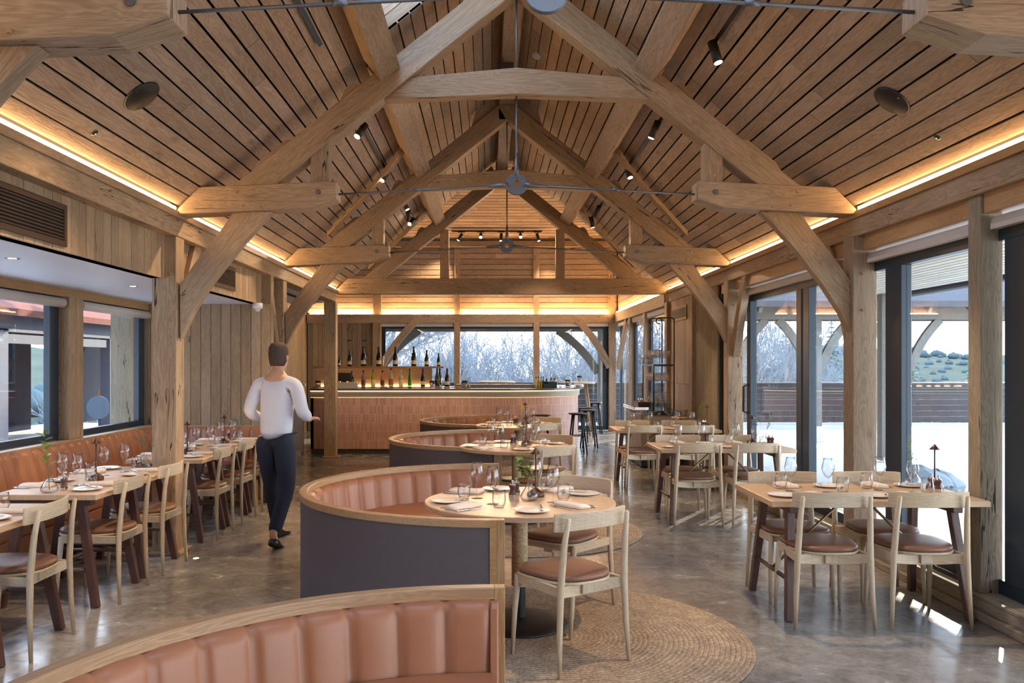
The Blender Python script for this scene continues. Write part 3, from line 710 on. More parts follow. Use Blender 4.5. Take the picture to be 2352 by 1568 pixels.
# ------------------------------------------------------------------ trusses
def peg(t, x, z, y, r=.011, l=.018):
    m = MB(); m.tube([(x, y, z), (x, y - l, z)], [r, r * .9], 8, smooth=False); m.build('oak_peg', RAIL, t)
def truss(Y, idx, kind='hammer', nm=''):
    t = empty('timber_truss', (XC, Y - TW / 2, 0)); o = (0, 0, 0); X = (1, 0, 0); Z = (0, 0, 1); A = (0, 1, 0)
    tag(t, nm, 'roof truss')
    ex = (0, 0, 0)
    H = HC
    sx = lambda s, x: s * x
    for s, side in ((-1, 'left'), (1, 'right')):
        # wall post
        w0 = 2.80 if s < 0 else 2.76
        px0, px1 = (w0, w0 + .2)
        if kind == 'tie' : zt_ = 2.62
        else: zt_ = 2.62
        m = MB(); m.box((s * px0, 0, 0 if s < 0 else .0), (s * px1, TW, zt_), (0, 0, 1))
        if s < 0: m.box((s * (px0 - .05), -.05, 0), (s * (px1 + .02), TW + .05, .03), (1, 0, 0))
        m.build('wall_post', OAK, t, bevel=.008)
        if kind == 'hammer':
            m = MB(); hb = [(2.785, H + 1.28), (2.785, H + 1.236), (1.71, H + 1.304 - .015), (1.48, H + 1.365), (1.485, H + 1.51), (2.61, H + 1.46)]
            m.prism([(s * x, z) for x, z in hb], (0, -.012, 0), X, Z, A, TW + .024, g=(1, 0, 0)); m.build('hammer_beam', OAK, t, bevel=.008)
            m = MB(); m.box((s * 1.70, .02, H + 1.48), (s * 1.55, TW - .02, H + 2.0), (0, 0, 1)); m.build('strut', OAK, t, bevel=.006)
            m = MB()   # big curved brace
            up = [(2.79, .66), (2.62, .90), (2.43, 1.14), (2.34, 1.27)]
            lo = [(2.785, .22), (2.68, .44), (2.53, .67), (2.32, .94), (2.12, 1.17), (2.02, 1.27)]
            pts = [(s * x, H + z) for x, z in up] + [(s * x, H + z) for x, z in lo[::-1]]
            m.prism(pts, (0, .045, 0), X, Z, A, .10, g=(s * -.6, 0, .8)); m.build('curved_brace', OAK, t, bevel=.006)
        # principal rafter
        top = lambda x: H + 2.19 + K * (1.437 - x) + .0
        lowz = lambda x: H + 2.19 + K * (1.098 - x)
        xb = 2.44 if kind == 'hammer' else 2.55
        zb = H + (1.45 if kind == 'hammer' else 1.44)
        # outline: clip rafter at hammer beam top
        xt_top = 1.437 - (zb - H - 2.19) / K; xt_low = 1.098 - (zb - H - 2.19) / K
        m = MB(); pr = [(xt_top, zb), (0, top(0)), (0, lowz(0)), (xt_low, zb)]
        if s > 0: pr = [(xt_top, zb), (-.11, top(-.11)), (-.11, lowz(.0) + .0), (.0, lowz(0)), (xt_low, zb)]
        else: pr = [(xt_top, zb), (.11, top(.11)), (.0, lowz(0)), (xt_low, zb)]
        m.prism([(s * x, z) for x, z in pr], (0, 0, 0), X, Z, A, TW, g=(1, 0, -s * K)); m.build('principal_rafter', OAK, t, bevel=.008)
        # packing block between rafter and boards, and purlin cleat
        def blk(x0, x1, d0, d1, y0, y1):
            m = MB(); z_ = lambda x, d: top(x) + d * 1.28
            m.prism([(s * x0, z_(x0, d0)), (s * (x0 - .06), z_(x0 - .06, d1)), (s * (x1 + .06), z_(x1 + .06, d1)), (s * x1, z_(x1, d0))], (0, y0, 0), X, Z, A, y1 - y0, g=(1, 0, -s * K)); m.build('packing_block', OAK, t, bevel=.004)
        blk(1.47, 1.30, .0, .06, .03, TW - .03); blk(2.20, 1.85, .0, .035, .03, TW - .03); blk(.45, .12, .0, .12, .03, TW - .03)
        # longitudinal braces to the wall plate
        for dy in ({1: (1,), 2: (-1,), 3: ()}.get(idx, ())):
            m = MB(); yy = 0 if dy < 0 else TW
            curve_brace(m, (yy, H + .12), (yy + dy * .52, 2.66), .14, dy * .03, .09, (s * (px0 + .05), 0, 0), (0, 1, 0), (0, 0, 1), (s, 0, 0)); m.build('plate_brace', OAK, t, bevel=.005)
    if kind == 'hammer':
        m = MB(); col = [(-1.10, H + 2.19), (-.02, H + 2.235), (.02, H + 2.235), (1.10, H + 2.19), (.87, H + 2.375), (.0, H + 2.455), (-.87, H + 2.375)]
        m.prism(col, (0, .03, 0), X, Z, A, TW - .06, g=(1, 0, 0)); m.build('collar_beam', OAK, t, bevel=.006)
        for x, z in ((-1.2, 2.30), (-1.12, 2.42), (1.2, 2.30), (1.12, 2.42), (-1.62, 1.55), (1.62, 1.55), (-2.3, 1.42), (2.3, 1.42), (-2.1, 1.30), (-2.25, 1.31), (2.1, 1.30), (2.25, 1.31)): peg(t, x, H + z, -.004 if abs(x) < 1.3 else -.012)
        for s in (-1, 1):
            for z in (H + .45, H + .75): peg(t, s * 2.84, z, 0)
        # steel tie rods and node disc
        zn = H + 1.505; yr = TW / 2
        for s in (-1, 1):
            m = MB(); m.tube([(s * .07, yr, zn - .01), (s * 1.49, yr, H + 1.42)], .0085, 8)
            m.tube([(s * .07, yr, zn - .005), (s * .12, yr, zn - .01), (s * .26, yr, zn - .018)], [.022, .02, .009], 8)
            m.tube([(s * .80, yr, zn - .045), (s * .86, yr, zn - .049)], .014, 8); m.build('tie_rod', STEEL, t)
            m = MB(); m.tube([(s * 1.63, -.013, H + 1.42), (s * 1.63, -.02, H + 1.42)], .022, 12, smooth=False); m.build('bolt_head', STEEL, t)
        m = MB(); m.tube([(0, yr, zn + .09), (0, yr, H + 2.24)], .0085, 8); m.tube([(0, yr, zn + .07), (0, yr, zn + .12), (0, yr, zn + .26)], [.022, .02, .009], 8)
        m.tube([(0, yr, H + 2.45), (0, yr, H + 2.19 + K * 1.098)], .0085, 8); m.build('hanger_rod', STEEL, t)
        m = MB(); L1 = []
        # disc with a hole
        n = 32
        def ring(r, y): return [V((r * math.cos(a * 2 * math.pi / n), yr + y, zn + r * math.sin(a * 2 * math.pi / n))) for a in range(n)]
        m.rings([ring(.028, -.014), ring(.088, -.014), ring(.092, -.010), ring(.092, .010), ring(.088, .014), ring(.028, .014), ring(.028, -.014)], caps=False, smooth=False)
        m.build('node_disc', STEEL, t)
        for a in (90, 190, 350): 
            m = MB(); cx_, cz_ = .06 * math.cos(R(a)), zn + .06 * math.sin(R(a)); m.tube([(cx_, yr - .014, cz_), (cx_, yr - .026, cz_)], .012, 6, smooth=False); m.build('node_bolt', STEEL, t)
    else:
        m = MB(); m.prism([(-2.79, H + 1.195), (2.79, H + 1.195), (2.79, H + 1.26), (2.60, H + 1.455), (-2.60, H + 1.455), (-2.79, H + 1.26)], (0, -.01, 0), X, Z, A, TW + .02, g=(1, 0, 0)); m.build('tie_beam', OAK, t, bevel=.008)
        for s in (-1, 1):
            m = MB(); m.box((s * .90, .03, H + 1.455), (s * 1.05, TW - .03, H + 2.28), (0, 0, 1)); m.build('queen_strut', OAK, t, bevel=.006)
        for x in (-2.45, 2.45, -.97, .97): peg(t, x, H + 1.33, -.01)
    return t
truss(T0, 0, nm='oak hammer beam truss nearest the camera, only its beam ends at the top corners visible')
truss(T1, 1, nm='large front oak roof truss with curved braces and steel tie rods')
truss(T2, 2, nm='middle oak roof truss with curved braces and steel tie rods')
truss(T3, 3, 'tie', nm='far oak roof truss with a straight full width tie beam')
# purlins, ridge beam and wind braces
for s in (-1, 1):
    side = 'left' if s < 0 else 'right'; xp = XC + s * 1.11
    zc = ZE + K * (XL + 0 + (XC - XL) - XL - abs(xp - XC) + 0) if False else ZR - K * abs(xp - XC) - .17
    hb_ = TW / 2
    for ya, yb, bn in ((YN, T0 - hb_, 'above the camera'), (T0 + hb_, T1 - hb_, 'in the front bay before the large front truss'), (T1 + hb_, T2 - hb_, 'between the front truss and the middle truss'), (T2 + hb_, T3 - hb_, 'between the middle truss and the far truss')):
        m = MB(); m.bar((xp, ya, zc), (xp, yb, zc), .20, .24, up=(s * K, 0, 1)); tag(m.build('purlin', OAK, bevel=.008), 'heavy %s roof purlin %s' % (side, bn), 'beam')
    for (ya, yb, where) in ((T2 - 1.05, T2 - .17, 'middle'), (T3 - 1.05, T3 - .17, 'far')):
        P = []
        for i in range(8):
            q = i / 7; a = 1.22 + .98 * q; y = ya + (yb - ya) * (q ** .75)
            P.append((a, y))
        m = MB(); lp = []
        for i, (a, y) in enumerate(P):
            a2, y2 = P[min(i + 1, 7)]; a1, y1 = P[max(i - 1, 0)]; d = V((a2 - a1, y2 - y1)).normalized(); nn = V((-d.y, d.x)) * .06
            ring = []
            for (sa, sd_) in ((1, 0), (1, 1), (-1, 1), (-1, 0)):
                aa = a + nn.x * sa; yy = y + nn.y * sa; x = XC + s * aa; z = ZR - K * aa - .09 - sd_ * .07
                ring.append(V((x, yy, z)))
            lp.append(ring if s > 0 else ring[::-1])
        m.rings(lp, smooth=False); tag(m.build('wind_brace', OAK, bevel=.004), 'curved oak wind brace in the %s roof slope at the %s truss' % (side, where), 'brace')
m = MB(); m.box((XC - .09, YN, ZR - .27), (XC + .09, T3 + .1, ZR - .06), (0, 1, 0)); tag(m.build('ridge_beam', OAK, bevel=.008), 'oak ridge beam running along the top of the roof', 'beam')
# ------------------------------------------------------------------ chair
def pillow(m, outline, z0, z1, edge=.018, mi=0, crown=.006):
    """soft cushion with the given outline (list of xy, ccw)"""
    cx_ = sum(p[0] for p in outline) / len(outline); cy_ = sum(p[1] for p in outline) / len(outline)
    def loop(k, z):
        r = []
        for x, y in outline:
            d = V((x - cx_, y - cy_)); L = d.length; d = d * ((L - k) / L); r.append(V((cx_ + d.x, cy_ + d.y, z)))
        return r
    h = z1 - z0
    m.rings([loop(edge * .5, z0), loop(0, z0 + h * .3), loop(0, z0 + h * .6), loop(edge * .3, z0 + h * .85), loop(edge, z1), loop(.07, z1 + crown * .7), loop(.14, z1 + crown)], mi=mi)
def seat_outline(wb, wf, d, y0=.0, n=40, e=3.2):
    pts = []
    for i in range(n):
        a = 2 * math.pi * i / n; c, s_ = math.cos(a), math.sin(a)
        x = math.copysign(abs(c) ** (2 / e), c); y = math.copysign(abs(s_) ** (2 / e), s_)
        yy = y0 + d / 2 + y * d / 2; t = (y + 1) / 2; ww = wb + (wf - wb) * t
        pts.append((x * ww / 2, yy - .02 * (1 - abs(x) ** 2) * (1 - t)))
    return pts
def make_chair():
    t = empty('dining_chair'); tag(t, 'x', 'chair', 'ash dining chairs')
    for s in (-1, 1):
        m = MB(); m.tube([(s * .236, -.01, 0), (s * .225, .002, .22), (s * .215, .006, .44), (s * .206, -.012, .66), (s * .198, -.034, .785), (s * .1975, -.035, .792)], [.0105, .0155, .019, .0165, .012, .007], 10)
        m.build('rear_leg', ASH, t)
        m = MB(); m.tube([(s * .205, .42, 0), (s * .20, .405, .24), (s * .19, .39, .43)], [.010, .0155, .019], 10); m.build('front_leg', ASH, t)
        m = MB(); m.bar((s * .213, .0, .415), (s * .19, .40, .415), .02, .05); m.build('side_rail', ASH, t, bevel=.003)
    m = MB(); lp = []
    for i in range(15):
        x = -.24 + .48 * i / 14; u = x / .24; y = -.026 + .05 * u * u
        h0, h1 = .712 + .008 * (1 - u * u), .812 - .003 * (1 - u * u); e = .004 if i in (0, 14) else 0
        lp.append([V((x, y - .0, h0 + e)), V((x, y + .016 - e, h0 + e)), V((x, y + .010 - e, h1 - e)), V((x, y - .008 + e, h1 - e))])
    m.rings(lp, smooth=False); m.build('backrest', ASH, t, bevel=.004)
    m = MB(); lp = []
    for i in range(11):
        x = -.205 + .41 * i / 10; u = x / .205; y = .012 + .05 * (1 - u * u); zb = .385 - .02 * (1 - u * u)
        lp.append([V((x, y, zb)), V((x, y + .02, zb)), V((x, y + .02, .436)), V((x, y, .436))])
    m.rings(lp, smooth=False); m.build('rear_rail', ASH, t, bevel=.003)
    m = MB(); m.box((-.035, .045, .375), (.035, .39, .437), (0, 1, 0)); m.box((-.19, .37, .395), (.19, .39, .437), (1, 0, 0)); m.build('seat_bearer', ASH, t, bevel=.003)
    m = MB(); pts = seat_outline(.385, .455, .43, .018); 
    m.prism(pts, (0, 0, .437), (1, 0, 0), (0, 1, 0), (0, 0, 1), .013, g=(0, 1, 0)); m.build('seat_board', ASH, t, bevel=.003)
    m = MB(); pillow(m, seat_outline(.38, .45, .425, .02), .450, .482); m.build('seat_cushion', LEATHERS, t)
    return t
CHAIR = Proto(make_chair())
# ------------------------------------------------------------------ tables
def make_rect_table(W, L, name='dining_table', stretch2=False):
    """W along y (splay direction), L along x; origin at the floor centre"""
    t = empty(name); tag(t, 'x', 'table', 'rectangular oak tables' if L > 1 else 'small oak tables by the banquette'); H = .735
    m = MB(); n = 6
    for i in range(n): 
        y0 = -W / 2 + W * i / n; m.box((-L / 2, y0, H - .036), (L / 2, y0 + W / n, H), (1, 0, 0))
    m = MB(); m.box((-L / 2, -W / 2, H - .036), (L / 2, W / 2, H), (1, 0, 0)); m.build('tabletop', OAKT, t, bevel=.003)
    xe = L / 2 - (.14 if L > 1 else .09); tz = H - .04
    for sx_ in (-1, 1):
        for sy in (-1, 1):
            m = MB(); m.bar((sx_ * (xe + .03), sy * (W / 2 - .03), 0), (sx_ * (xe - .02), sy * (W / 2 - .15), tz), .042, .05, up=(0, 1, 0), w2=.05, h2=.055); m.build('leg', WALNUT, t, bevel=.004)
        m = MB(); m.bar((sx_ * (xe - .02), -W / 2 + .07, tz - .022), (sx_ * (xe - .02), W / 2 - .07, tz - .022), .06, .044); m.build('bearer', WALNUT, t, bevel=.003)
        yq = W / 2 - .03 - .12 * .24 / tz
        m = MB(); m.tube([(sx_ * (xe + .012), -yq, .24), (sx_ * (xe + .012), yq, .24)], .014, 10); m.build('stretcher', WALNUT, t)
        if L > 1:
            m = MB(); m.tube([(sx_ * (xe + .005), 0, .25), (sx_ * .07, 0, tz - .01)], .009, 8); m.build('brace_rod', BRASS, t)
    if L < 1:
        m = MB(); m.tube([(-xe, 0, .24), (xe, 0, .24)], .012, 10); m.build('long_stretcher', WALNUT, t)
    return t
RT = Proto(make_rect_table(.775, 1.325)); LT = Proto(make_rect_table(.67, .745))
def make_round_table():
    t = empty('round_table'); tag(t, 'x', 'table', 'round pedestal tables'); H = .735
    m = MB(); m.lathe([(0, H - .034), (.55, H - .034), (.568, H - .030), (.57, H - .004), (.566, H), (0, H)], 72, smooth=False); m.build('tabletop', OAKT, t)
    m = MB(); pr = [(.044, .225)]; z = .225
    while z < H - .05: pr += [(.047, z + .0015), (.049, z + .004), (.047, z + .0065)]; z += .008
    pr.append((.044, H - .04)); m.lathe(pr, 28); m.build('rope_wrap', ROPE, t)
    m = MB(); m.lathe([(.036, .03), (.036, H - .036)], 24); m.lathe([(.0, H - .05), (.2, H - .05), (.2, H - .035), (0, H - .035)], 24, smooth=False); m.build('column', BLACK, t)
    m = MB(); m.lathe([(0, 0), (.288, 0), (.29, .006), (.286, .012), (.2, .026), (.10, .036), (.04, .042), (0, .042)], 64); m.build('base_plate', BLACK, t)
    return t
RND = Proto(make_round_table())
# ------------------------------------------------------------------ tableware
def lathe_obj(name, prof, mat, parent=None, n=24, loc=None):
    m = MB(); m.lathe(prof, n); return m.build(name, mat, parent, loc)
def make_wine_glass(CRYSTAL=CRYSTAL):
    t = empty('wine_glass'); tag(t, 'x', 'wine glass', 'stemmed wine glasses')
    lathe_obj('bowl', [(.0, .092), (.008, .0925), (.016, .100), (.030, .122), (.040, .150), (.0385, .170), (.033, .195), (.0285, .222), (.0278, .2225), (.0320, .195), (.0375, .170), (.039, .150), (.029, .123), (.015, .101), (0, .096)], CRYSTAL, t)
    lathe_obj('stem', [(.0045, .005), (.003, .012), (.0026, .05), (.003, .085), (.006, .094)], CRYSTAL, t, 10)
    lathe_obj('foot', [(0, 0), (.036, 0), (.0365, .0012), (.02, .003), (.005, .006), (0, .006)], CRYSTAL, t)
    return t
def make_tumbler():
    m = MB(); m.lathe([(0, 0), (.026, 0), (.030, .003), (.037, .03), (.039, .05), (.037, .075), (.0325, .105), (.0315, .105), (.036, .075), (.0378, .05), (.036, .03), (.029, .012), (0, .009)], 24)
    return tag(m.build('tumbler', CRYSTAL), 'x', 'tumbler', 'water tumblers')
def make_plate():
    m = MB(); m.lathe([(0, 0), (.055, 0), (.06, .002), (.098, .012), (.101, .0145), (.097, .0155), (.062, .006), (.055, .0045), (0, .0045)], 36)
    return tag(m.build('side_plate', CHINA), 'x', 'plate', 'white side plates')
def flat_strip(m, st, th=.0022, z=0.0):
    """st: list of (y, halfwidth, z)"""
    lp = [[V((-w_, y, z + zz)), V((w_, y, z + zz)), V((w_, y, z + zz + th)), V((-w_, y, z + zz + th))] for y, w_, zz in st]
    m.rings(lp, smooth=False)
def make_knife(nm='table_knife', k=1.0):
    t = empty(nm); tag(t, 'x', 'knife', 'table knives' if k == 1 else 'butter knives')
    m = MB(); flat_strip(m, [(.0, .004 * k, .001), (.02, .0095 * k, .0), (.1 * k, .0095 * k, .0), (.118 * k, .005, .001)], .0015, .001); m.build('blade', CHROME, t)
    m = MB(); m.tube([(0, .112 * k, .004), (0, .13 * k, .005), (0, .19 * k, .005), (0, .218 * k, .0045)], [.004, .0055, .0065, .0045], 8); m.build('handle', CHROME, t)
    return t
def make_fork():
    t = empty('table_fork'); tag(t, 'x', 'fork', 'table forks')
    m = MB(); flat_strip(m, [(.05, .012, .006), (.07, .010, .002), (.085, .004, .001), (.12, .003, .002), (.19, .006, .001), (.2, .004, .001)]); m.build('handle', CHROME, t)
    for x in (-.0095, -.003, .0035, .010):
        m = MB(); m.tube([(x, .0, .005), (x, .02, .004), (x, .05, .007)], [.0009, .0014, .0016], 5); m.build('tine', CHROME, t)
    return t
def make_napkin():
    t = MB()
    lp = []
    for i, (x) in enumerate([-.048, -.044, -.02, .01, .036, .044, .047]):
        z = [.004, .022, .026, .024, .019, .012, .004][i]
        lp.append((x, z))
    m = MB(); rings_ = []
    for j in range(9):
        y = -.105 + .21 * j / 8; e = .85 if j in (0, 8) else 1; w_ = .003 * math.sin(j * 1.7)
        rings_.append([V((x + w_, y, z * e + .001)) for x, z in lp] + [V((.045 + w_, y, .001)), V((-.045 + w_, y, .001))])
    m.rings(rings_); m2 = [V((-.048, 0, 0))]
    return tag(m.build('folded_napkin', LINEN), 'x', 'napkin', 'folded napkins')
def make_lamp():
    t = empty('table_lamp'); tag(t, 'x', 'table lamp', 'slim bronze table lamps')
    lathe_obj('base', [(0, 0), (.052, 0), (.054, .004), (.052, .024), (.045, .030), (.012, .050), (.006, .056), (0, .056)], BRONZE, t)
    lathe_obj('stem', [(.0055, .05), (.0045, .275), (0, .278)], BRONZE, t, 10)
    lathe_obj('shade', [(.034, .262), (.0345, .264), (.012, .286), (.004, .298), (0, .300), (0, .296), (.011, .284), (.032, .262), (.034, .262)], BRONZE, t)
    m = MB(); m.tube([(.0, -.053, .014), (0, -.056, .014)], .006, 8, smooth=False); m.build('switch', CHROME, t)
    return t
def make_mill():
    t = empty('pepper_mill'); tag(t, 'x', 'pepper mill', 'small dark pepper mills')
    lathe_obj('body', [(0, 0), (.022, 0), (.023, .004), (.0235, .018)], CHROME, t, 20)
    lathe_obj('waist', [(.0235, .018), (.022, .025), (.0155, .04), (.016, .052), (.0215, .064), (.0225, .072), (.019, .078), (0, .080)], BRONZE if False else WALNUT, t, 20)
    lathe_obj('cap', [(.018, .078), (.016, .084), (.006, .088), (.004, .094), (.008, .099), (.007, .105), (0, .107)], CHROME, t, 16)
    return t
VASEP = [(0, 0), (.036, 0), (.044, .004), (.053, .018), (.054, .030), (.047, .046), (.033, .068), (.021, .086), (.0165, .097), (.022, .108), (.021, .108), (.0155, .097), (.020, .086), (.032, .068), (.046, .046), (.0528, .030), (.051, .018), (.042, .008), (0, .006)]
def vase_base(nm, label):
    t = empty(nm); tag(t, label, 'vase', None)
    lathe_obj('glass_body', VASEP, CRYSTAL, t)
    return t
def leafmesh(m, p, d, L, w_, up, spiky=True, mi=0):
    p = V(p); d = V(d).normalized(); up = V(up); s_ = d.cross(up).normalized(); u = s_.cross(d).normalized()
    n = 7; cl = []; cr = []; c0 = []
    for i in range(n + 1):
        t = i / n; ww = w_ * math.sin(math.pi * min(1, t * .98 + .02)) ** .8 * (1.0 if not spiky else (1.25 if i % 2 else .62))
        c = p + d * (L * t) + u * (-.12 * L * t * t); c0.append(c); cl.append(c + s_ * ww + u * ww * .3); cr.append(c - s_ * ww + u * ww * .3)
    th = u * -.0012
    for i in range(n):
        for A, B in ((c0, cl), (cr, c0)):
            q = [A[i], A[i + 1], B[i + 1], B[i]]
            m.face(q[::-1], mi=mi, smooth=True); m.face([x + th for x in q], mi=mi, smooth=True)
def sprig(parent, kind, rnd, base=(0, 0, .02), H=.26, lean=(0, 0)):
    b = V(base)
    top = b + V((lean[0], lean[1], H)); mid = b + V((lean[0] * .2, lean[1] * .2, .12))
    path = [b, mid, b + (top - b) * .7 + V((0, 0, .0)), top]
    m = MB(); m.tube(path, [.0022, .002, .0016, .0008], 6)
    if kind == 'holly':
        m.build('stem', STEM, parent)
        for i in range(11):
            t = .42 + .58 * i / 10; p = b.lerp(top, t); a = i * 2.4 + rnd.random(); d = V((math.cos(a), math.sin(a), .35 + .5 * rnd.random()))
            q = MB(); leafmesh(q, p, d, rnd.uniform(.05, .075), .018, (0, 0, 1)); q.build('leaf', LEAF, parent)
    elif kind == 'berry':
        m.build('stem', STEM, parent)
        for i in range(34):
            t = .35 + .65 * rnd.random(); p = b.lerp(top, t) + V((rnd.uniform(-.05, .05), rnd.uniform(-.03, .03), 0)) * t; a = rnd.random() * 6.28; d = V((math.cos(a), math.sin(a), rnd.uniform(-.1, .8)))
            q = MB(); leafmesh(q, p, d, rnd.uniform(.045, .07), .015, (0, 0, 1)); q.build('leaf', LEAF, parent)
        for i in range(8):
            p = b.lerp(top, .4 + .25 * rnd.random()) + V((rnd.uniform(-.02, .03), rnd.uniform(-.03, 0), 0))
            q = MB(); q.lathe([(0, -.0045), (.0035, -.003), (.0045, 0), (.0035, .003), (0, .0045)], 8, p); q.build('berry', BERRY, parent)
    elif kind == 'fir':
        m.build('stem', STEM, parent)
        for k in range(6):
            a = k * 1.05 + rnd.random() * .4; s0 = b.lerp(top, .38 + .08 * k); d = V((math.cos(a), math.sin(a) * .7, rnd.uniform(.35, .9))).normalized(); L = rnd.uniform(.07, .11)
            q = MB(); q.tube([s0, s0 + d * L], [.0015, .0008], 5)
            for j in range(26):
                pt = s0 + d * (L * (.1 + .9 * j / 26)); e = V((rnd.uniform(-1, 1), rnd.uniform(-1, 1), rnd.uniform(-1, 1))); e = (e - d * e.dot(d)).normalized() + d * .9
                q.tube([pt, pt + e * .016], [.0011, .0004], 4, caps=False)
            q.build('needle_twig', FIR, parent)
    elif kind == 'rosemary':
        m.build('stem', STEM, parent)
        for k in range(3):
            s0 = b.lerp(top, .45 + .18 * k); e_ = s0 + V((rnd.uniform(-.04, .05), rnd.uniform(-.02, .02), .07))
            q = MB(); q.tube([s0, e_], [.0013, .0008], 5)
            for j in range(22):
                pt = s0.lerp(e_, j / 22); e = V((rnd.uniform(-1, 1), rnd.uniform(-1, 1), .7)).normalized(); q.tube([pt, pt + e * .02], [.0015, .0005], 4, caps=False)
            q.build('needle_twig', LEAF, parent)
    else:
        m.build('stem', STEM, parent)
        for k in range(7):
            c = top + V((rnd.uniform(-.05, .05), rnd.uniform(-.03, .03), rnd.uniform(-.07, .01))); q = MB()
            q.tube([b.lerp(top, .6), c], [.001, .0008], 4)
            for j in range(14):
                p = c + V((rnd.uniform(-.017, .017), rnd.uniform(-.017, .017), rnd.uniform(-.008, .012))); q.lathe([(0, -.005), (.0045, 0), (0, .005)], 6, p)
            q.build('blossom', YELLOWF, parent)
WG = Proto(make_wine_glass()); TB = Proto(make_tumbler()); PL = Proto(make_plate()); KN = Proto(make_knife()); BK = Proto(make_knife('butter_knife', .8))
FK = Proto(make_fork()); NP = Proto(make_napkin()); LM = Proto(make_lamp()); ML = Proto(make_mill())
def vase(kind, loc, label, seed, lean=(0.02, 0), H=.26):
    t = vase_base('bud_vase', label); sprig(t, kind, random.Random(seed), H=H, lean=lean); t.location = loc; return t

TZ = .7352
def setting(cx, cy, ang, place, wine, tumb, plate=None, nap=None, light=False, fork=True):
    """one cover. (cx, cy): middle of the cover at the table edge; ang: direction towards the table centre.
    offsets wine/tumb/plate/nap are absolute xy positions"""
    d = V((math.cos(ang), math.sin(ang))); r = V((d.y, -d.x))            # r: guest's right hand
    rz = ang - math.pi / 2
    P = lambda f, s_: (cx + d.x * f + r.x * s_, cy + d.y * f + r.y * s_, TZ)
    nap = nap or P(.17, 0)[:2]; plate = plate or P(.17, -.20)[:2]
    NP.put((nap[0], nap[1], TZ), rz + .1, 'folded pale napkin, %s' % place)
    PL.put((plate[0], plate[1], TZ), 0, 'white side plate, %s' % place)
    BK.put((plate[0] + d.x * -.07 + r.x * .02, plate[1] + d.y * -.07 + r.y * .02, TZ + .0155), rz - .6, 'butter knife on the side plate, %s' % place)
    KN.put((nap[0] + r.x * .075 + d.x * .10, nap[1] + r.y * .075 + d.y * .10, TZ), rz + math.pi + .05, 'table knife right of the napkin, %s' % place)
    if fork: FK.put((nap[0] - r.x * .075 + d.x * .10, nap[1] - r.y * .075 + d.y * .10, TZ), rz + math.pi - .04, 'table fork left of the napkin, %s' % place)
    WG.put((wine[0], wine[1], TZ), random.random() * 6, 'stemmed wine glass, %s' % place)
    TB.put((tumb[0], tumb[1], TZ), random.random() * 6, 'clear water tumbler, %s' % place)

# right hand tables
RTab = [(5.14, 'front right table'), (8.29, 'second right table'), (10.72, 'far right table')]
for i, (y0, nm) in enumerate(RTab):
    dx = [0, -.03, -.09][i]; cyy = y0 + .3875; cxx = 2.38 + dx
    nmx = ['front rectangular oak table by the right glass doors', 'middle rectangular oak table by the right glass doors', 'farthest rectangular oak table in front of the drinks cart'][i]
    RT.put((cxx, cyy, 0), 0, nmx + ', on splayed dark legs')
    q = lambda x, y: (x + dx, y - 5.14 + y0)
    setting(2.05 + dx, y0, R(90), 'near left place of the ' + nm, q(2.20, 5.50), q(2.277, 5.46), q(1.86, 5.34), q(2.06, 5.31))
    setting(2.62 + dx, y0, R(90), 'near right place of the ' + nm, q(2.748, 5.50), q(2.81, 5.44), q(2.43, 5.32), q(2.64, 5.31))
    setting(2.06 + dx, y0 + .775, R(-90), 'far left place of the ' + nm, q(1.98, 5.56), q(1.95, 5.66), q(2.30, 5.75), q(2.02, 5.77))
    setting(2.64 + dx, y0 + .775, R(-90), 'far right place of the ' + nm, q(2.58, 5.60), q(2.53, 5.68), q(2.86, 5.77), q(2.62, 5.77))
    chx = [(2.044, 2.614, 2.06, 2.65), (2.02, 2.585, 2.03, 2.60), (1.945, 2.59, 1.955, 2.585)][i]
    for j, (xx, w_) in enumerate(zip(chx, ('near left', 'near right', 'far left', 'far right'))):
        if j < 2: CHAIR.put((xx, y0 - .125, 0), R(random.uniform(-1, 1)), 'pale ash dining chair, %s side of the %s' % (w_, nm))
        else: CHAIR.put((xx, y0 + .84, 0), R(180 + random.uniform(-1, 1)), 'pale ash dining chair, %s side of the %s' % (w_, nm))
    e = q(2.96, 5.58); ML.put((q(2.93, 5.53)[0], q(2.93, 5.53)[1], TZ), 0, 'dark pepper mill beside the bud vase on the ' + nm); ML.put((q(2.92, 5.60)[0], q(2.92, 5.60)[1], TZ), 0, 'dark salt mill behind the pepper mill on the ' + nm)
    lp = [(2.97, 5.68), (2.80, 5.78), (2.985, 5.66)][i]; vp = [(2.95, 5.80), (2.93, 5.74), (2.88, 5.74)][i]
    LM.put((q(*lp)[0] if i else 2.975, q(*lp)[1] if i else 5.66, TZ), 0, 'slim dark bronze lamp with a cone shade on the ' + nm)
    vase('rosemary', (q(*vp)[0] if i else 2.90, q(*vp)[1] if i else 5.80, TZ), 'glass bud vase with a thin rosemary twig on the ' + nm, 5 + i, lean=(-.03 if i == 0 else .05, 0), H=.30)

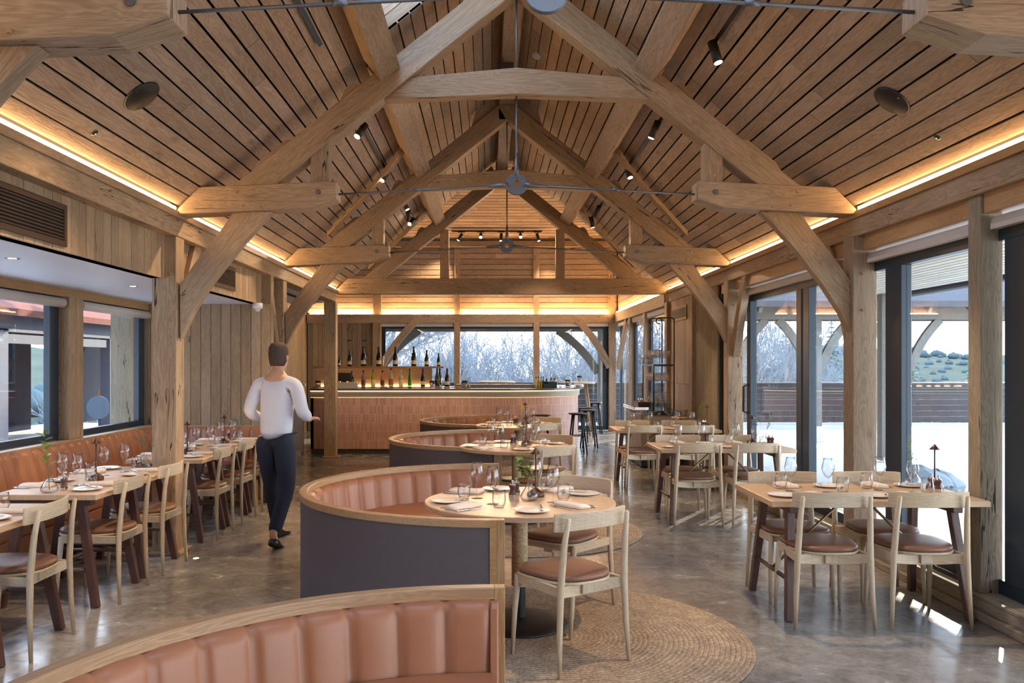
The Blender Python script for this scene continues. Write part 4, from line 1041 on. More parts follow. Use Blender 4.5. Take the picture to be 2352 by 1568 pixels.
# left tables and chairs along the banquette
LTab = [(4.32, 'nearest the camera'), (5.40, 'second from the camera'), (6.16, 'third from the camera, just before the big post'), (7.40, 'fourth, just beyond the big post'), (8.16, 'fifth from the camera'), (8.92, 'last, by the end wall')]
LCy = [4.693, 5.77, 6.52, 7.78, 8.54, 9.25]
sh = ['nearest left table', 'second left table', 'third left table', 'fourth left table', 'fifth left table', 'last left table']
for i, (y0, nm) in enumerate(LTab):
    LT.put((-2.83, y0 + .3725, 0), R(90), 'small oak banquette table on dark legs, ' + nm)
    CHAIR.put((-2.415, LCy[i], 0), R(90 + random.uniform(-1, 1)), 'pale ash dining chair at the ' + sh[i])
    far = i >= 3
    q = lambda x, y: (x, y - 5.40 + y0)
    setting(-2.49, y0 + .37, R(180), 'aisle side of the ' + sh[i], q(-2.81, 5.80), q(-2.76, 5.90), q(-2.65, 5.60), q(-2.66, 5.83), fork=not far)
    setting(-3.17, y0 + .37, R(0), 'banquette side of the ' + sh[i], q(-2.95, 5.88) if i < 2 else q(-2.87, 5.58), q(-3.0, 5.98) if i < 2 else q(-2.95, 5.53), q(-3.02, 5.98) if i > 1 else q(-3.04, 6.03), q(-3.06, 5.76), fork=not far)
for (x, y, k, nm, sd, H, le) in ((-2.84, 5.49, 'holly', 'a green holly sprig on the near end of the second left table', 11, .36, (-.03, 0)), (-2.76, 6.80, 'fir', 'blue green fir tips on the third left table by the big post', 12, .27, (0, 0)),
                             (-2.80, 9.45, 'fir', 'small fir sprig on the last left table', 13, .24, (.03, 0)), (-2.84, 4.72, 'holly', 'a short leafy twig on the nearest left table', 14, .2, (-.05, 0))):
    vase(k, (x, y, TZ), 'glass vase with ' + nm, sd, H=H, lean=le)
for (x, y, nm) in ((-2.80, 5.60, 'second left table beside the holly vase'), (-2.765, 6.70, 'third left table beside the fir vase'), (-2.86, 9.36, 'last left table beside the small fir vase')):
    ML.put((x, y, TZ), 0, 'dark pepper mill on the ' + nm)
for (x, y, nm) in ((-2.82, 6.10, 'between the second and third left tables'), (-2.82, 7.95, 'on the fourth left table beyond the big post'), (-2.80, 9.0, 'on the last left table')):
    LM.put((x, y, TZ), R(20), 'slim bronze cone shade lamp, ' + nm)

# round tables
RTC = [(.187, 5.09, 'front round table'), (.28, 8.49, 'middle round table'), (.40, 11.5, 'far round table')]
for i, (cx, cy_, nm) in enumerate(RTC):
    RND.put((cx, cy_, .014), 0, ['front', 'middle', 'far'][i] + ' round oak table on a rope wrapped pedestal')
    o_ = TZ; TZ = .7355 + .014
    q = lambda x, y: (x - .187 + cx, y - 5.09 + cy_)
    # covers: wine, tumbler, plate, napkin positions measured on the front table
    setting(*q(-.25, 4.72), R(40), 'near left place of the ' + nm, q(.025, 4.95), q(.06, 4.83), q(-.245, 5.02), q(-.144, 4.82))
    setting(*q(.55, 4.65), R(125), 'near right place of the ' + nm, q(.381, 5.01), q(.45, 5.08), q(.24, 4.69), q(.475, 4.86))
    setting(*q(-.28, 5.47), R(-30), 'far left place of the ' + nm, q(-.07, 5.165), q(-.148, 5.148), q(.06, 5.51), q(-.14, 5.40))
    setting(*q(.60, 5.45), R(222), 'far right place of the ' + nm, q(.30, 5.37), q(.37, 5.43), q(.59, 5.31), q(.45, 5.47))
    ML.put((*q(.147, 5.20), TZ), 0, 'dark pepper mill beside the vase on the ' + nm); ML.put((*q(.175, 5.29), TZ), 0, 'dark salt mill behind the pepper mill on the ' + nm)
    LM.put((*q(.292, 5.24), TZ), 0, 'slim dark bronze lamp with a cone shade on the ' + nm)
    vase(['berry', 'fir', 'yellow'][i], (*q(.244, 5.07), TZ), 'round glass bud vase with ' + ['holly leaves and red berries', 'spreading fir sprigs', 'yellow blossom'][i] + ' on the ' + nm, 30 + i, lean=(-.05, .0) if i == 0 else (.02, 0), H=.25)
    TZ = o_
    a = math.atan2(4.645 - 4.32, .309 - .537) - math.pi / 2
    CHAIR.put((*q(.537, 4.32), .014), a, 'pale ash dining chair on the near side of the ' + nm)
    CHAIR.put((*q(.62, 5.62), .014), math.atan2(-.53, -.433) - math.pi / 2, 'pale ash dining chair on the far right side of the ' + nm)
    m = MB(); m.lathe([(0, 0), (1.12, 0), (1.13, .004), (1.125, .011), (1.11, .013), (0, .013)], 96, smooth=False)
    rg = m.build('round_rug', RUG, loc=[(.35, 4.87, 0.0005), (.30, 8.0, .0005), (.33, 11.3, .0005)][i]); tag(rg, 'round braided jute rug under the ' + nm, 'rug', 'round jute rugs')

# ------------------------------------------------------------------ horseshoe booths
def booth(cx, cy_, Ro, label, nm='curved_booth', zt=.75):
    t = empty(nm, (cx, cy_, 0)); tag(t, label, 'booth seat', 'horseshoe booths')
    a0, a1 = R(90), R(270); zr0 = zt - .042
    m = MB(); m.lathe([(Ro - .006, .02), (Ro - .006, zr0)], 64, a0=a0, a1=a1); m.lathe([(Ro - .035, zr0), (Ro - .035, .02)], 64, a0=a0, a1=a1); m.build('outer_shell', FABRIC, t)
    m = MB(); pr = [(Ro - .05, zr0), (Ro, zr0), (Ro + .002, zr0 + .004), (Ro + .002, zt - .004), (Ro - .002, zt), (Ro - .048, zt), (Ro - .052, zt - .004), (Ro - .052, zr0)]
    m.lathe(pr, 72, a0=a0, a1=a1, smooth=False)
    for a in (a0, a1):   # closing caps of the rail
        m.face([(r * math.cos(a), r * math.sin(a), z) for r, z in (pr[:-1] if a == a0 else pr[:-1][::-1])])
    m.build('top_rail', RAIL, t)
    for s in (-1, 1):
        m = MB(); y0, y1 = sorted((s * (Ro + .002), s * (Ro - .052))); m.box((0, y0, .0), (.04, y1, zt), (0, 0, 1)); m.build('end_post', RAIL, t, bevel=.002)
        # outer face stile, wrapped a little along the shell
        m = MB(); m.lathe([(Ro - .01, 0), (Ro + .002, 0), (Ro + .002, zt - .002)], 3, a0=R(90) if s > 0 else R(268.3), a1=R(91.7) if s > 0 else R(270), smooth=False); m.build('edge_stile', RAIL, t)
    m = MB(); m.lathe([(Ro - .01, 0), (Ro - .0, 0), (Ro - .0, .03)], 64, a0=a0, a1=a1, smooth=False); m.build('base_trim', BLACK, t)
    # channelled leather back
    nch = max(12, int(round(math.pi * (Ro - .1) / .172)))
    m = MB(); sub = 8; loops = []
    def ringz():
        return [(.30, .16), (.44, .135), (.55, .115), (.66, .10), (.692, .092), (.706, .075), (.710, .05)]
    for zq, dep in ringz():
        zz = zq * zt / .75; row = []
        for c in range(nch):
            for k in range(sub + (1 if c == nch - 1 else 0)):
                u = k / sub; bul = math.sqrt(max(0, 1 - (2 * u - 1) ** 2)) if 0 < u < 1 else 0.0
                bul = bul ** .8; a = a0 + (a1 - a0) * (c + u) / nch
                d = dep - .026 + .026 * bul - (.0 if bul else .004); r = Ro - d
                row.append(V((r * math.cos(a), r * math.sin(a), zz - (1 - bul) * (.003 if zq > .69 else 0))))
        loops.append(row)
    m.rings(loops[::-1] if False else loops, caps=False, close=False); o = m.build('leather_back', LEATHER, t)
    # flip so that the faces look to the inside
    o.data.flip_normals()
    m = MB(); ri = Ro - .56; pr = [(ri, .0 + .03), (ri, .36), (ri + .004, .40), (ri - .012, .415), (ri - .016, .44), (ri, .462), (ri + .05, .474), (Ro - .14, .474)]
    m.lathe(pr[::-1], 48, a0=a0, a1=a1); 
    for a in (a0, a1):
        q = [(ri, .03), (ri, .40), (ri + .02, .474), (Ro - .14, .474), (Ro - .06, .60), (Ro - .06, .03)]
        m.face([(r * math.cos(a), r * math.sin(a), z) for r, z in (q if a == a0 else q[::-1])])
    m.build('seat', LEATHER, t)
    # end cushions closing the back
    for s in (-1, 1):
        pf = [(Ro - .054, .05), (Ro - .21, .05), (Ro - .19, .25), (Ro - .155, .44), (Ro - .112, .60), (Ro - .094, zt - .065), (Ro - .078, zt - .046), (Ro - .054, zt - .043)]
        m = MB(); m.prism([(s * y, z) for y, z in pf], (-.014, 0, 0), (0, 1, 0), (0, 0, 1), (1, 0, 0), .030); m.build('back_end', LEATHER, t, bevel=.006)
    return t
booth(.02, 1.85, 1.29, 'horseshoe booth with tan leather channels, nearest the camera and cut by the frame')
booth(.045, 5.73, 1.29, 'horseshoe booth with charcoal fabric outside, around the front round table', zt=.75)
booth(.09, 9.52, 1.20, 'horseshoe booth with charcoal fabric outside, around the middle round table', zt=.75)
booth(.14, 12.62, 1.16, 'smallest looking horseshoe booth, around the far round table before the bar', zt=.75)

# ------------------------------------------------------------------ long banquette
def banquette():
    t = empty('long_banquette', (0, 0, 0)); tag(t, 'long tan leather channelled banquette under the left windows', 'banquette')
    xb = -3.93; y0, y1 = 2.6, 9.94; zt = .862
    def chan(m, P, n, sub=8, prof=((.42, .20), (.55, .16), (.70, .12), (.80, .095), (.838, .075), (.846, .05))):
        (ax, ay), (bx, by), (nx, ny) = P
        loops = []
        for zq, dep in prof:
            row = []
            for c in range(n):
                for k in range(sub + (1 if c == n - 1 else 0)):
                    u = k / sub; bul = math.sqrt(max(0, 1 - (2 * u - 1) ** 2)) ** .8 if 0 < u < 1 else 0
                    s_ = (c + u) / n; d = dep - .024 + .024 * bul - (0 if bul else .004)
                    row.append(V((ax + (bx - ax) * s_ + nx * d, ay + (by - ay) * s_ + ny * d, zq - (1 - bul) * (.003 if zq > .82 else 0))))
            loops.append(row)
        m.rings(loops, caps=False, close=False)
    m = MB(); chan(m, ((xb, y0), (xb, y1 - .06), (1, 0)), 46); m.build('leather_back', LEATHER, t)
    m = MB(); chan(m, ((xb + .05, y1 - .04), (-2.62, y1 - .04), (0, -1)), 9); m.build('leather_return_back', LEATHER, t)
    m = MB(); m.box((xb - .05, y0, .80), (xb + .045, y1, zt), (0, 1, 0)); m.box((xb - .05, y0, .0), (xb, y1, .80), (0, 1, 0)); m.build('top_ledge', RAIL, t, bevel=.004)
    m = MB(); m.box((xb + .045, y1 - .06, .84), (-2.60, y1, zt), (1, 0, 0)); m.box((xb + .045, y1 - .02, 0), (-2.60, y1, .84), (1, 0, 0)); m.build('return_ledge', RAIL, t, bevel=.004)
    # seat cushions
    def soft(m, a, b, r=.03):
        m.box(a, b)
    m = MB(); m.box((xb + .15, y0, .34), (-3.30, y1 - .62, .475), (0, 1, 0)); m.build('seat_cushion', LEATHER, t, bevel=.025)
    m = MB(); m.box((xb + .15, y1 - .61, .34), (-2.55, y1 - .12, .475), (1, 0, 0)); m.build('return_seat_cushion', LEATHER, t, bevel=.025)
    m = MB(); m.box((-3.36, y0, .20), (-3.31, y1 - .6, .34), (0, 1, 0)); m.build('seat_front', LEATHER, t, bevel=.01)
    m = MB(); m.box((-3.38, y0, .15), (-3.32, y1 - .6, .20), (0, 1, 0)); m.box((-3.35, y1 - .6, .29), (-2.55, y1 - .55, .338), (1, 0, 0)); m.build('front_rail', RAIL, t, bevel=.003)
    m = MB()
    for i in range(5):
        y = y0 + .2 + i * 1.55; m = MB(); m.box((-3.42, y, 0), (-3.37, y + .05, .15), (0, 0, 1)); m.build('leg', RAIL, t, bevel=.003)
    for x in (-2.60, -2.95):
        m = MB(); m.box((x, y1 - .6, 0), (x + .05, y1 - .55, .34), (0, 0, 1)); m.build('leg', RAIL, t, bevel=.003)
banquette()
# ------------------------------------------------------------------ the bar
def bar_path(off=0.0, n=18):
    """front line of the bar, moved outwards by off; centre of the bend (0.3, 16.2), radius 1.4"""
    p = [(-3.1, 14.8 - off), (-1.5, 14.8 - off), (.3, 14.8 - off)]
    for i in range(1, n + 1):
        a = R(-90 + 90 * i / n); p.append((.3 + (1.4 + off) * math.cos(a), 16.2 + (1.4 + off) * math.sin(a)))
    p.append((1.7 + off, 17.6)); return p
def ribbon(m, path, z0, z1, thick=0.0, smooth=True):
    L = 0
    for i in range(len(path) - 1):
        a, b = V(path[i]), V(path[i + 1]); l = (b - a).length
        m.face([(a.x, a.y, z0), (b.x, b.y, z0), (b.x, b.y, z1), (a.x, a.y, z1)], uvs=[(L, z0 - .1), (L + l, z0 - .1), (L + l, z1 - .1), (L, z1 - .1)], smooth=False); L += l
def band(m, outer, inner, z0, z1):
    """closed strip between two lines"""
    lp = [[V((o[0], o[1], z0)), V((o[0], o[1], z1)), V((i[0], i[1], z1)), V((i[0], i[1], z0))] for o, i in zip(outer, inner)]
    m.rings(lp, smooth=False)
def inner_path(off): return bar_path(-off)
bt = empty('bar_counter', (0, 0, 0)); tag(bt, 'long curved bar clad in upright terracotta tiles with a dark stone top', 'bar counter')
m = MB(); ribbon(m, bar_path(0), .1, 1.005); m.build('tile_front', TILE, bt)
m = MB(); band(m, bar_path(-.002), bar_path(-.10), .1, 1.0); m.box((-3.1, 14.8, 0.1), (-3.05, 15.45, 1.0)); m.build('bar_carcass', plain('bar_carcass_wood', lin((90, 70, 54)), .6), bt)
m = MB(); m.face([(-3.101, 15.45, .1), (-3.101, 14.8, .1), (-3.101, 14.8, 1.0), (-3.101, 15.45, 1.0)], uvs=[(-.65, 0), (0, 0), (0, .9), (-.65, .9)]); m.build('tile_end', TILE, bt)
m = MB(); band(m, bar_path(-.05), bar_path(-.2), 0, .1); m.build('plinth', BARTOP, bt)
m = MB(); band(m, bar_path(.03), bar_path(-.05), 1.0, 1.10); m.build('concrete_apron', CONC, bt, bevel=.003)
m = MB(); band(m, bar_path(.10), bar_path(-.55), 1.115, 1.15); m.build('stone_top', BARTOP, bt, bevel=.004)
m = MB(); band(m, bar_path(.045), bar_path(.033), 1.102, 1.113); m.build('under_top_light', emit('led_under', (1.0, .62, .28), 1.3), bt)
m = MB(); band(m, bar_path(.014), bar_path(.004), .990, .999); m.build('tile_wash_light', emit('led_dim', (1.0, .55, .28), .5), bt)
# back bar
bb = empty('back_bar', (0, 0, 0)); tag(bb, 'back bar with a glowing panel and long oak bottle shelf', 'back bar')
m = MB(); m.box((-3.3, 16.0, 0), (-.6, 16.5, 1.12)); m.build('cabinet', plain('bar_carcass_wood', lin((90, 70, 54)), .6), bb, bevel=.004)
m = MB(); m.box((-3.3, 15.95, 1.12), (-.6, 16.5, 1.15)); m.build('counter', BARTOP, bb, bevel=.004)
m = MB(); m.box((-3.3, 16.30, 1.16), (-1.08, 16.34, 1.50), (1, 0, 0)); m.build('lit_panel', OAKT, bb)
m = MB(); m.box((-3.3, 15.98, 1.50), (-.84, 16.36, 1.535), (1, 0, 0)); m.build('shelf', RAIL, bb, bevel=.003)
m = MB(); m.box((-3.28, 16.285, 1.152), (-1.1, 16.298, 1.162)); m.build('panel_light', emit('led_bar', (1.0, .62, .26), 16.0), bb)
m = MB(); m.box((-.6, 15.35, 1.12), (1.0, 15.65, 1.21)); tag(m.build('bar_station', STEEL, bevel=.004), 'low steel work station behind the bar counter', 'work station')

# bottles
def bottle(kind, loc, h, label, body, foil, lab=None, nm='bottle', slim=1.0):
    t = empty(nm, loc); tag(t, label, 'bottle', 'bottles on the back bar' if loc[1] > 15.5 else 'bottles on the bar top')
    k = h / .32
    if kind == 'champagne': pr = [(0, 0), (.040, 0), (.044, .006), (.044, .12), (.041, .16), (.028, .205), (.017, .245), (.0145, .295), (.0165, .300), (.0165, .318), (0, .32)]
    elif kind == 'cone': pr = [(0, 0), (.044, 0), (.045, .006), (.036, .12), (.022, .22), (.014, .28), (.015, .32), (0, .32)]
    else: pr = [(0, 0), (.040, 0), (.044, .006), (.044, .17), (.038, .20), (.017, .235), (.014, .285), (0, .285)]
    pr = [(r * k * slim, z * k) for r, z in pr]
    lathe_obj('glass_body', pr, body, t, 18)
    if kind == 'spirit': lathe_obj('stopper', [(0, .280 * k), (.017 * k, .280 * k), (.018 * k, .318 * k), (0, .32 * k)], foil, t, 12)
    elif foil:
        fp = [(p[0] + .0008, p[1]) for p in pr if p[1] >= .204 * k]; fp.append((0, .3215 * k)); lathe_obj('foil', fp, foil, t, 16)
    if lab:
        r = (.0446 * k if kind != 'cone' else .043 * k) * slim; lathe_obj('paper_label', [(r, .035 * k), (r, .095 * k if kind == 'champagne' else .13 * k)] if kind != 'cone' else [(.0425 * k * slim, .05 * k), (.0385 * k * slim, .11 * k)], lab, t, 18)
    return t
CREAM = plain('cream_label', lin((226, 206, 168)), .6); NAVY = plain('navy_foil', lin((34, 42, 88)), .35, .3); BLK = plain('black_foil', lin((22, 22, 22)), .4)
LABD = plain('dark_label', lin((84, 60, 60)), .6); REDC = plain('red_stopper', lin((130, 34, 28)), .5)
def tglass(nm, c):
    m, nt, b = newmat(nm); b.inputs['Base Color'].default_value = (*c, 1); b.inputs['Roughness'].default_value = .05
    b.inputs['Transmission Weight'].default_value = .55; b.inputs['IOR'].default_value = 1.3; return m
G1 = tglass('lime_glass', lin((190, 226, 90))); G2 = tglass('peach_glass', lin((240, 170, 120))); G3 = tglass('clear_bottle', lin((236, 224, 190))); G4 = tglass('emerald_glass', lin((50, 150, 40))); G5 = tglass('mauve_glass', lin((196, 150, 150)))
SH = 1.536; YS = 16.12
def bx(px, Y): return (px - VX) / F * Y
tops = [(779, .20, 0), (803, .315, 1), (834.5, .375, 1), (870, .375, 1), (908, .375, 0), (950.5, .375, 0), (980, .31, 0), (1007.5, .25, 0)]
lb = ['half hidden behind the far post', 'dark blue foil, second on the shelf', 'tall, third on the shelf', 'standing in front of the ice bucket', 'tall, right of the ice bucket', 'tall, against the window', 'slim, second from the right end of the shelf', 'smallest, at the right end of the shelf']
for (px, h, b_), l_ in zip(tops, lb):
    bottle('champagne', (bx(px, YS), YS, SH), h, 'sparkling wine bottle on the oak shelf, ' + l_, GREENGLASS, NAVY if b_ else BLK, CREAM, 'champagne_bottle', .95)
m = MB(); m.lathe([(0, 0), (.065, 0), (.07, .004), (.09, .19), (.093, .195), (.088, .195), (.068, .01), (0, .008)], 28); t = m.build('ice_bucket', CHROME, loc=(bx(873, 16.26), 16.24, SH)); tag(t, 'polished steel ice bucket behind a tall bottle on the shelf', 'ice bucket')
YL = 16.06; LZ = 1.151
low = [(808, .30, 'champagne', GREENGLASS, NAVY, CREAM, 'dark sparkling wine bottle with blue foil beside the till'), (834.5, .31, 'spirit', G5, BLK, LABD, 'clear spirit bottle with a dark square label, left of the lime bottle'),
       (857, .32, 'spirit', G1, STEEL, CREAM, 'lime green gin bottle before the glowing panel'), (878.5, .31, 'spirit', G2, BLK, LABD, 'peach coloured spirit bottle before the glowing panel'),
       (898, .36, 'spirit', G3, REDC, plain('red_pattern_label', lin((170, 90, 70)), .6), 'clear bottle with a red stopper and red patterned label'), (921, .31, 'spirit', G3, CREAM, CREAM, 'straw coloured clear bottle with a pale stopper'),
       (941, .34, 'cone', G4, None, None, 'slim bright green conical bottle'), (971.5, .345, 'champagne', GREENGLASS, NAVY, CREAM, 'sparkling wine bottle at the right end of the glowing panel')]
for px, h, k, b_, f_, l_, lab in low: bottle(k, (bx(px, YL), YL, LZ), h, lab, b_, f_, l_, 'champagne_bottle' if k == 'champagne' else 'spirit_bottle', .95 if k != 'cone' else .8)
bottle('champagne', (bx(1003, 15.9) - .0, 16.05, LZ), .345, 'dark wine bottle right of the panel behind the glass jar', GREENGLASS, BLK, None, 'champagne_bottle'); bottle('champagne', (bx(1010, 16.2), 16.22, LZ), .345, 'dark wine bottle half hidden behind its neighbour at the jar', GREENGLASS, BLK, None, 'champagne_bottle')
bottle('champagne', (bx(1027, 16.0), 16.02, LZ), .345, 'dark wine bottle standing free at the right end of the back bar', GREENGLASS, BLK, CREAM, 'champagne_bottle')
for i, px in enumerate((782, 785.5, 789)):
    t = empty('cocktail_shaker', (bx(px, 15.9), 16.1 + .1 * (i % 2), LZ)); tag(t, 'steel cocktail shaker behind the till screen, %s' % ['left', 'middle', 'right'][i], 'shaker', 'cocktail shakers')
    lathe_obj('body', [(0, 0), (.032, 0), (.042, .14), (.040, .18), (.028, .22), (0, .22)], CHROME, t, 18); lathe_obj('cap', [(.02, .22), (.02, .27), (.012, .29), (0, .29)], CHROME, t, 14)
t = empty('till_screen', (bx(791, 15.1), 15.1, 1.151)); tag(t, 'black till screen seen from behind on the bar beside the post', 'till')
m = MB(); m.box((-.11, -.012, .12), (.125, .012, .27)); m.build('screen', BLACK, t, bevel=.004); m = MB(); m.box((-.03, 0, 0), (.03, .08, .14)); m.box((-.09, -.03, 0), (.09, .1, .02)); m.build('stand', BLACK, t, bevel=.003)
for i in range(5):
    m = MB(); w_ = .19 - .008 * (i % 3); m.box((-w_, -.08, .0), (w_, .06, .02)); t = m.build('menu_board', plain('menu_board_grey', lin((178, 172, 162)), .7), loc=(bx(799, 14.96) + .008 * (i % 2), 14.92, 1.1505 + i * .0215), bevel=.002)
    tag(t, 'grey menu board, number %s up in the stack on the bar by the post' % ['one', 'two', 'three', 'four', 'five'][i], 'menu board', 'menu boards on the bar')
m = MB(); m.tube([(0, 0, 0), (0, 0, .12), (0, .03, .22), (0, .09, .24), (0, .13, .20), (0, .135, .16)], .011, 10); m.lathe([(0, 0), (.025, 0), (.025, .012), (0, .012)], 14); m.tube([(.0, 0, .06), (.05, 0, .07)], .006, 6)
t = m.build('tap', CHROME, loc=(bx(1013.5, 15.3), 15.3, 1.152)); tag(t, 'curved chrome tap on the bar right of the glass jar', 'tap')
m = MB(); m.lathe([(0, 0), (.035, 0), (.037, .02), (.03, .035), (0, .04)], 20); m.tube([(-.04, 0, .02), (-.05, 0, .05), (0, 0, .07), (.05, 0, .05), (.04, 0, .02)], .006, 6); t = m.build('strainer', CHROME, loc=(bx(887, 14.85), 14.95, 1.1505)); tag(t, 'small round chrome strainer on the bar edge', 'strainer')
def jar(px, Y, label, z=1.1505, k=1.0):
    t = empty('glass_jar', (bx(px, Y), Y, z)); tag(t, label, 'jar', 'lidded glass jars')
    lathe_obj('glass_body', [(0, 0), (.045 * k, 0), (.048 * k, .004), (.048 * k, .10 * k), (.044 * k, .10 * k), (.044 * k, .01), (0, .008)], CRYSTAL, t); lathe_obj('lid', [(0, .10 * k), (.050 * k, .10 * k), (.050 * k, .135 * k), (0, .137 * k)], BLACK, t)
    lathe_obj('contents', [(0, .009), (.042 * k, .009), (.042 * k, .07 * k), (0, .072 * k)], plain('jar_contents', lin((226, 206, 190)), .7), t)
jar(731, 14.85, 'glass jar with a black lid on the bar left of the post'); jar(993, 14.95, 'glass jar with a black lid on the bar below the wine bottles')
for i, px in enumerate((1026, 1052)):
    m = MB(); m.lathe([(0, 0), (.04, 0), (.062, .026), (.058, .026), (.036, .006), (0, .006)], 20); t = m.build('garnish_bowl', RAIL, loc=(bx(px, 15.0), 15.0, 1.1505)); tag(t, 'small wooden garnish bowl on the bar, %s of the window mullion' % ['left', 'right'][i], 'bowl')
# right end of the bar top
def olive(px, Y, c, label, h=.2, z=1.1505):
    bottle('spirit', (bx(px, Y), Y, z), h, label, c, BLK, None, 'sauce_bottle', .75)
AMB = tglass('amber_oil', lin((190, 150, 30)))
olive(1231.5, 15.15, G3, 'small clear bottle with a black top, leftmost on the bar end'); olive(1237, 15.1, AMB, 'small olive oil bottle with a black top on the bar end', .21); olive(1243, 15.15, AMB, 'second small oil bottle on the bar, beside the black caddy', .2); olive(1248, 15.2, GREENGLASS, 'small dark bottle touching the black caddy', .2)
t = empty('cutlery_caddy', (bx(1268, 15.2), 15.22, 1.1505)); tag(t, 'black caddy with wooden cups on the bar end', 'caddy')
m = MB(); m.box((-.16, -.06, 0), (.085, .06, .012)); 
for a, b in (((-.16, -.06, .012), (-.06, -.05, .075)), ((-.06, -.06, .012), (.085, -.05, .112)), ((-.16, .05, .012), (.085, .06, .112)), ((-.16, -.05, .012), (-.15, .05, .112)), ((.075, -.05, .012), (.085, .05, .112)), ((-.06, -.05, .012), (-.05, .05, .112))): m.box(a, b)
m.build('box', FRAME, t, bevel=.002)
for x in (-.015, .045):
    m = MB(); m.lathe([(0, .02), (.024, .02), (.028, .145), (.024, .145), (.02, .03), (0, .03)], 16, (x, 0, 0)); m.build('cup', ASH, t)
    for k in range(3):
        m = MB(); m.tube([(x + .008 * (k - 1), .0, .04), (x + .014 * (k - 1), .005, .18)], [.003, .007], 6); m.build('pen', BLACK, t)
m = MB(); m.tube([(-.1, 0, .012), (-.1, 0, .17)], [.02, .012], 8); m.build('bottle', BLACK, t)
def small_vase(px, Y, z, label, seed, kind='fir', H=.2, lean=(0, 0)):
    vase(kind, (bx(px, Y), Y, z), label, seed, lean=lean, H=H)
small_vase(1283, 15.35, 1.1505, 'glass bud vase with dark fir tips beside the black caddy', 51, H=.24, lean=(-.04, 0)); small_vase(1291, 15.3, 1.1505, 'glass bud vase with a leaning dark twig on the bar end', 52, H=.2, lean=(.06, 0)); small_vase(1316, 15.9, 1.1505, 'glass bud vase with green fir on the far corner of the bar', 53, H=.26)
small_vase(1006, 14.98, 1.1505, 'glass bud vase with a dark twig beside the bar tap', 54, H=.2, lean=(-.03, 0)); small_vase(1074, 15.0, 1.1505, 'glass bud vase with a short fir tip right of the window mullion', 55, H=.17)
jar(1304, 15.9, 'glass jar with a dark lid on the right end of the bar'); jar(1067, 15.05, 'glass jar with a dark lid right of the window mullion')
m = MB(); m.lathe([(0, 0), (.05, 0), (.1, .012), (.098, .014), (0, .008)], 24)
for i in range(4):
    t = m.build('bar_plate', CHINA, loc=(bx(1324, 16.2), 15.75, 1.1505 + .012 * i)) if i == 0 else dup(t, loc=(bx(1324, 16.2), 15.75, 1.1505 + .012 * i))
    tag(t, 'white plate in the stack on the right end of the bar, %s from below' % ['first', 'second', 'third', 'topmost fourth'][i], 'plate', 'white plates stacked on the bar')
# white gate panel at the left end of the bar
t = empty('service_screen', (bx(688, 15.0), 15.0, 0)); tag(t, 'white panel with a capped white post left of the bar', 'screen')
m = MB(); m.box((.02, 0, 0), (.07, .05, 1.19)); m.box((0, -.02, 1.19), (.10, .07, 1.235)); m.build('post', WHITE, t, bevel=.003); m = MB(); m.box((-.12, .01, .05), (.02, .04, 1.04)); m.build('panel', WHITE, t, bevel=.003)

# ------------------------------------------------------------------ stools and poseur tables
def make_stool():
    t = empty('bar_stool'); tag(t, 'x', 'stool', 'black bar stools')
    H = .715; m = MB(); m.lathe([(0, H - .035), (.10, H - .034), (.155, H - .022), (.163, H - .010), (.158, H), (.10, H - .006), (0, H - .010)], 36); m.build('seat', BLACK, t)
    for a in (45, 135, 225, 315):
        c, s_ = math.cos(R(a)), math.sin(R(a)); m = MB(); m.tube([(.20 * c, .20 * s_, 0), (.11 * c, .11 * s_, H - .03)], [.014, .017], 8); m.build('leg', BLACK, t)
        c2, s2 = math.cos(R(a + 90)), math.sin(R(a + 90)); z = .24 if a % 90 == 45 and int(a / 90) % 2 else .32; r = .20 - .09 * z / H
        m = MB(); m.tube([(r * c, r * s_, z), (r * c2, r * s2, z)], .008, 6); m.build('stretcher', BLACK, t)
    return t
ST = Proto(make_stool())
for (x, y, l_) in ((.905, 14.45, 'black bar stool alone before the tiles behind the middle booth'), (1.57, 14.95, 'black bar stool nearest the right end of the bar'), (1.90, 16.05, 'black bar stool at the front of the high table'), (1.93, 16.95, 'black bar stool half hidden behind another, by the bar end'), (2.42, 19.3, 'black bar stool farthest back by the sliding door')):
    ST.put((x, y, 0), random.random(), l_)
def make_poseur(L):
    t = empty('high_table'); tag(t, 'x', 'high table', 'high tables by the window')
    H = 1.19; m = MB(); m.prism(seat_outline(L, L, .62, -.31, 40, 4), (0, 0, H - .035), (1, 0, 0), (0, 1, 0), (0, 0, 1), .035, g=(1, 0, 0)); m.build('tabletop', ASH, t, bevel=.004)
    for sx_ in (-1, 1):
        for sy in (-1, 1):
            m = MB(); m.tube([(sx_ * (L / 2 - .06), sy * .24, 0), (sx_ * (L / 2 - .2), sy * .14, H - .035)], [.018, .026], 8); m.build('leg', RAIL, t)
        m = MB(); m.tube([(sx_ * (L / 2 - .095), -.215, .3), (sx_ * (L / 2 - .095), .215, .3)], .012, 6); m.build('stretcher', RAIL, t)
    return t
P1 = make_poseur(.72); P1.location = (bx(1328, 18.6), 18.6, 0); P1['label'] = 'high oak bar table with splayed legs behind the right end of the bar'
P2 = make_poseur(.84); P2.location = (bx(1141, 19.3), 19.3, 0); P2['label'] = 'high oak bar table before the middle pane of the far window'
small_vase(1145, 19.3, 1.1905, 'glass bud vase with green fir on the high table before the window', 56, H=.2); jar(1331, 18.5, 'glass jar with a dark lid on the right high table', 1.1905)

